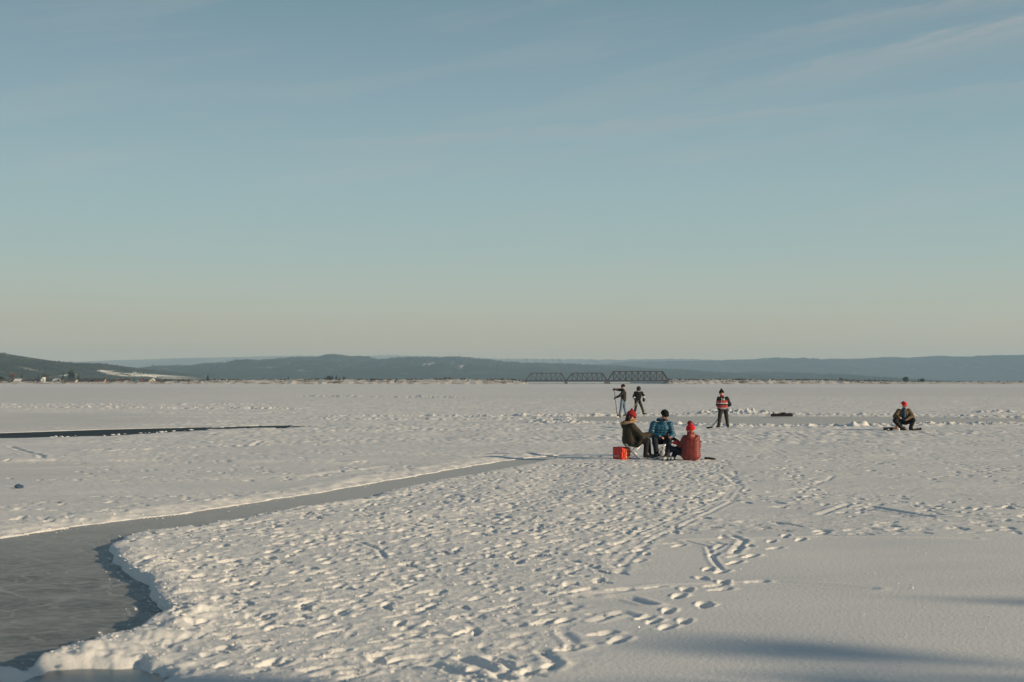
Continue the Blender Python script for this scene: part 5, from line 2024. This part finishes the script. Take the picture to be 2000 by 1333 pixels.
# ---- crouching man with the red cap ------------------------------------------------------
G0 = anchor(1710 + 850 / 14.81, 765 + 1138 / 14.81)
jG = dict(pelvis=(-0.02, 0.18, 0.38), chest=(-0.04, 0.07, 0.69), neck=(-0.04, 0.01, 0.86), head=(-0.035, -0.05, 0.985),
          sh_r=(-0.225, 0.05, 0.77), el_r=(-0.40, -0.03, 0.57), ha_r=(-0.30, -0.26, 0.54),
          sh_l=(0.165, 0.05, 0.79), el_l=(0.285, -0.03, 0.56), ha_l=(0.03, -0.25, 0.475),
          hip_r=(-0.10, 0.14, 0.34), kn_r=(-0.43, -0.16, 0.41), an_r=(-0.19, -0.18, 0.12),
          hip_l=(0.08, 0.14, 0.34), kn_l=(0.28, -0.16, 0.42), an_l=(0.19, -0.12, 0.10),
          toe_r=(0.6, -0.8, 0), toe_l=(0.35, -1, 0))
pG, MG, hG, _ = build_person("person in red cap and open olive jacket squatting on the ice", G0, jG, (166, 14),
                             dict(top=m_olive, torso=(0.135, 0.145, 0.09), wid=0.085, arms=(0.10, 0.092, 0.062), bottom=m_black, legs=(0.115, 0.10, 0.075), wr=0.006,
                                  extra=[(Vector((-0.20, 0.02, 0.45)), 0.06, Vector((-0.32, -0.04, 0.40)), 0.05)]))
bm = bmesh.new()
add_caps(bm, (-0.045, -0.055, 0.80), 0.062, (-0.05, -0.035, 0.46), 0.095)
add_caps(bm, (-0.045, -0.07, 0.72), 0.06, (-0.05, -0.07, 0.55), 0.06)
blob('shirt', bm, m_shirt, pG, 0.010, 2, 0.6, wrinkle=0.004)
bm = bmesh.new()
add_ell(bm, hG + MG @ Vector((0, 0.055, -0.098)), (0.050, 0.038, 0.032), MG)
blob('beard', bm, m_hair_d, pG, 0.009, 1, 0.6)
bm = bmesh.new()
add_ell(bm, hG + MG @ Vector((0, -0.014, 0.068)), (0.098, 0.115, 0.092), MG, 18)
add_caps(bm, hG + Vector((-0.03, 0.03, 0.13)), 0.06, hG + Vector((-0.122, 0.04, 0.105)), 0.020)
cap = blob('cap', bm, m_redcap, pG, 0.010, 2, 0.5)
bm = bmesh.new()
n_ = 14
outer, inner = [], []
for i in range(n_ + 1):
    a = R(20 + 140 * i / n_)
    inner.append(hG + MG @ Vector((0.092 * math.cos(a), 0.095 * math.sin(a), 0.040)))
    outer.append(hG + MG @ Vector((0.100 * math.cos(a), 0.095 * math.sin(a) + 0.065 * math.sin(a), 0.030)))
for lay in (0, 0.008):
    vi = [bm.verts.new(v + Vector((0, 0, lay))) for v in inner]
    vo = [bm.verts.new(v + Vector((0, 0, lay))) for v in outer]
    for i in range(n_):
        bm.faces.new((vi[i], vi[i + 1], vo[i + 1], vo[i]) if lay else (vo[i], vo[i + 1], vi[i + 1], vi[i]))
mesh_obj('brim', bm, mk("pale_red_brim", (0.62, 0.13, 0.12), 0.8), cap)

# things round him
def gpt(zx, zy):
    return anchor(1710 + zx / 14.81, 765 + zy / 14.81)


S4 = 1 / (14.81 * 49.8)
m_shoebox = mk("navy_shoebox_card", (0.016, 0.016, 0.026), 0.7, 0.2, 8, 0.25, 0)
x_, y_, _z = gpt(385, 1140)
sbx = thing("shoe_box", "dark navy shoe box with a white oval mark beside the squatting person", "box", (x_, y_, 0), R(3))
bm = bmesh.new()
add_box(bm, (0, 0.10, 0.06), (0.31, 0.20, 0.12), None, 0.004)
mesh_obj("box", bm, m_shoebox, sbx)
bm = bmesh.new()
add_box(bm, (0, 0.10, 0.118), (0.322, 0.212, 0.035), None, 0.004)
mesh_obj("lid", bm, m_shoebox, sbx)
bm = bmesh.new()
add_ell(bm, (0.005, -0.001, 0.058), (0.045, 0.003, 0.022))
mesh_obj("oval_mark", bm, m_white, sbx)
m_tan = mk("tan_leather", (0.33, 0.15, 0.055), 0.6, 0.25, 10, 0.3, 0.3)


def loose_shoe(name, label, loc, rz, mat, hgt=0.12, L=0.27, tall=False):
    t = thing(name, label, "boot" if tall else "shoe", loc, rz)
    bm = bmesh.new()
    add_caps(bm, (-L * 0.30, 0, hgt * 0.95), 0.045, (-L * 0.30, 0, 0.05), 0.048)
    add_caps(bm, (-L * 0.28, 0, 0.055), 0.046, (L * 0.36, 0, 0.045), 0.036)
    blob("upper", bm, mat, t, 0.010, 2, 0.6, wrinkle=0.003)
    bm = bmesh.new()
    add_box(bm, (0, 0, 0.012), (L, 0.092, 0.022), None, 0.009)
    mesh_obj("sole", bm, m_black, t)
    return t


x_, y_, _z = gpt(580, 1095)
loose_shoe("winter_boot", "tan leather boot standing right behind the navy shoe box", (x_ - 0.01, y_ + 0.12, 0), R(175), m_tan, 0.17, 0.28, True)
m_grey_d = mk("dark_grey_helmet_shell", (0.075, 0.065, 0.065), 0.5, 0.25, 8, 0.4, 0.2)
x_, y_, _z = gpt(815, 1130)
hm = thing("helmet", "dark grey helmet lying on the ice in front of the squatting person", "helmet", (x_ - 0.01, y_ - 0.02, 0), R(25))
bm = bmesh.new()
add_ell(bm, (0, 0, 0.078), (0.125, 0.095, 0.090))
add_ell(bm, (0.03, 0, 0.045), (0.10, 0.092, 0.045))
blob("shell", bm, m_grey_d, hm, 0.010, 2, 0.6)
bm = bmesh.new()
add_tube(bm, [(-0.12 + 0.03 * k, -0.096 + 0.003 * abs(k - 4), 0.03 + 0.004 * k) for k in range(9)], 0.006, 6)
mesh_obj("strap", bm, m_black, hm)
m_cup = mk("pinkish_white_paper", (0.72, 0.60, 0.56), 0.7, 0.08, 8, 0.2, 0)
x_, y_, _z = gpt(665, 1152)
cp = thing("paper_cup", "pale paper cup on the ice between shoe box and helmet", "cup", (x_, y_, 0))
bm = bmesh.new()
add_tube(bm, [(0, 0, 0), (0, 0, 0.10)], [0.042, 0.055], 16)
mesh_obj("cup", bm, m_cup, cp, smooth=False)
bm = bmesh.new()
add_tube(bm, [(0, 0, 0.100), (0, 0, 0.112)], [0.057, 0.055], 16)
mesh_obj("lid", bm, m_white, cp)
m_green = mk("dark_green_bottle_glass", (0.03, 0.055, 0.02), 0.25, 0.2, 5, 0.5, 0)
m_palebot = mk("pale_bottle_plastic", (0.50, 0.52, 0.46), 0.35, 0.1, 5, 0.5, 0)


def bottle(label, loc, mat, hgt=0.20):
    t = thing("bottle", label, "bottle", loc)
    bm = bmesh.new()
    add_tube(bm, [(0, 0, 0), (0, 0, hgt * 0.62), (0, 0, hgt * 0.78), (0, 0, hgt * 0.95)], [0.034, 0.034, 0.015, 0.013], 14)
    mesh_obj("glass", bm, mat, t, smooth=True)
    bm = bmesh.new()
    add_tube(bm, [(0, 0, hgt * 0.945), (0, 0, hgt)], 0.016, 12)
    mesh_obj("cap", bm, m_black, t)


x_, y_, _z = gpt(1060, 1130)
bottle("dark green bottle at the right foot of the squatting person", (x_, y_ - 0.03, 0), m_green, 0.20)
x_, y_, _z = gpt(1015, 1130)
bottle("pale plastic bottle next to the dark green one", (x_ - 0.005, y_ - 0.05, 0), m_palebot, 0.17)
x_, y_, _z = gpt(1160, 1135)
loose_shoe("shoe", "dark brown shoe on the ice right of the squatting person, nearer one", (x_, y_ - 0.03, 0), R(190), m_olive_dk, 0.07, 0.25)
x_, y_, _z = gpt(1245, 1128)
loose_shoe("shoe", "dark brown shoe on the ice farthest right of the squatting person", (x_ + 0.02, y_ + 0.06, 0), R(170), m_olive_dk, 0.07, 0.25)

# ---- kit bag beyond the rink, small things by the picnic ---------------------------------
x_, y_, _z = anchor(1527, 814)
kb = thing("kit_bag", "long black kit bag lying on the far side of the rink", "bag", (x_, y_, 0), R(3))
kb.scale = (1, 1, 0.68)
bm = bmesh.new()
add_caps(bm, (-0.50, 0, 0.13), 0.12, (0.50, 0, 0.14), 0.13)
add_box(bm, (0, 0, 0.06), (1.18, 0.32, 0.11), None, 0.03)
add_ell(bm, (0.10, 0, 0.25), (0.17, 0.12, 0.09))
add_ell(bm, (0.42, 0, 0.19), (0.2, 0.13, 0.10))
blob("sack", bm, m_black, kb, 0.016, 2, 0.5, wrinkle=0.012)
for s in (-0.16, 0.16):
    bm = bmesh.new()
    add_tube(bm, [(0.22 * math.cos(a), -0.13 + s * 0.3, 0.2 + 0.12 * math.sin(a)) for a in np.linspace(0, math.pi, 10)], 0.012, 6)
    mesh_obj("handle", bm, m_black, kb)
x_, y_, _z = anchor(1509, 813.5)
bt = thing("drink_bottle", "small blue-capped drink bottle standing at the left end of the kit bag", "bottle", (x_, y_ - 0.22, 0))
bm = bmesh.new()
add_tube(bm, [(0, 0, 0), (0, 0, 0.17), (0, 0, 0.2), (0, 0, 0.23)], [0.04, 0.04, 0.02, 0.02], 12)
mesh_obj("flask", bm, m_black2, bt, smooth=True)
bm = bmesh.new()
add_tube(bm, [(0, 0, 0.228), (0, 0, 0.27)], 0.026, 10)
mesh_obj("cap", bm, mk("light_blue_plastic", (0.25, 0.42, 0.55), 0.4), bt)
x_, y_, _z = anchor(1180 + 1740 / 8.333, 780 + 985 / 8.333)
gv = thing("glove", "black glove dropped on the snow right of the person in brick red", "glove", (x_, y_, 0.0), R(0))
bm = bmesh.new()
add_hand(bm, (-0.3, 0, 0.03), (-0.05, 0, 0.028), (0, 0, 1), 0.012, 0.15)
add_caps(bm, (-0.10, 0, 0.03), 0.035, (-0.04, 0, 0.03), 0.035)
blob("palm", bm, m_black, gv, 0.008, 1, 0.6)
bm = bmesh.new()
add_caps(bm, (-0.135, 0, 0.032), 0.038, (-0.10, 0, 0.032), 0.037)
blob("cuff", bm, m_black2, gv, 0.009, 1, 0.6)
x_, y_, _z = anchor(1180 + 1560 / 8.333, 780 + 960 / 8.333)
hockey_stick("dark stick lying behind the person in brick red, its end poking up at right", (x_, y_ + 0.25, 0), (0.06, 0.0, 0.41), (-0.85, 0.25, 0.07), (-1.02, 0.32, 0.04), m_black2)
x_, y_, _z = anchor(37, 954)
ch = thing("ice_block", "bluish block of clear ice lying on the snow at far left", "ice block", (x_, y_, 0.0), R(20))
rnd = random.Random(12)
bm = bmesh.new()
q = bmesh.ops.create_icosphere(bm, subdivisions=2, radius=0.065)
for v in q['verts']:
    v.co = Vector((v.co.x * 1.25, v.co.y, v.co.z * 0.75 + 0.03)) * rnd.uniform(0.8, 1.15)
mesh_obj("block", bm, mk("blue_black_ice", (0.05, 0.09, 0.16), 0.2, 0.3, 10, 0.5, 0.2), ch)
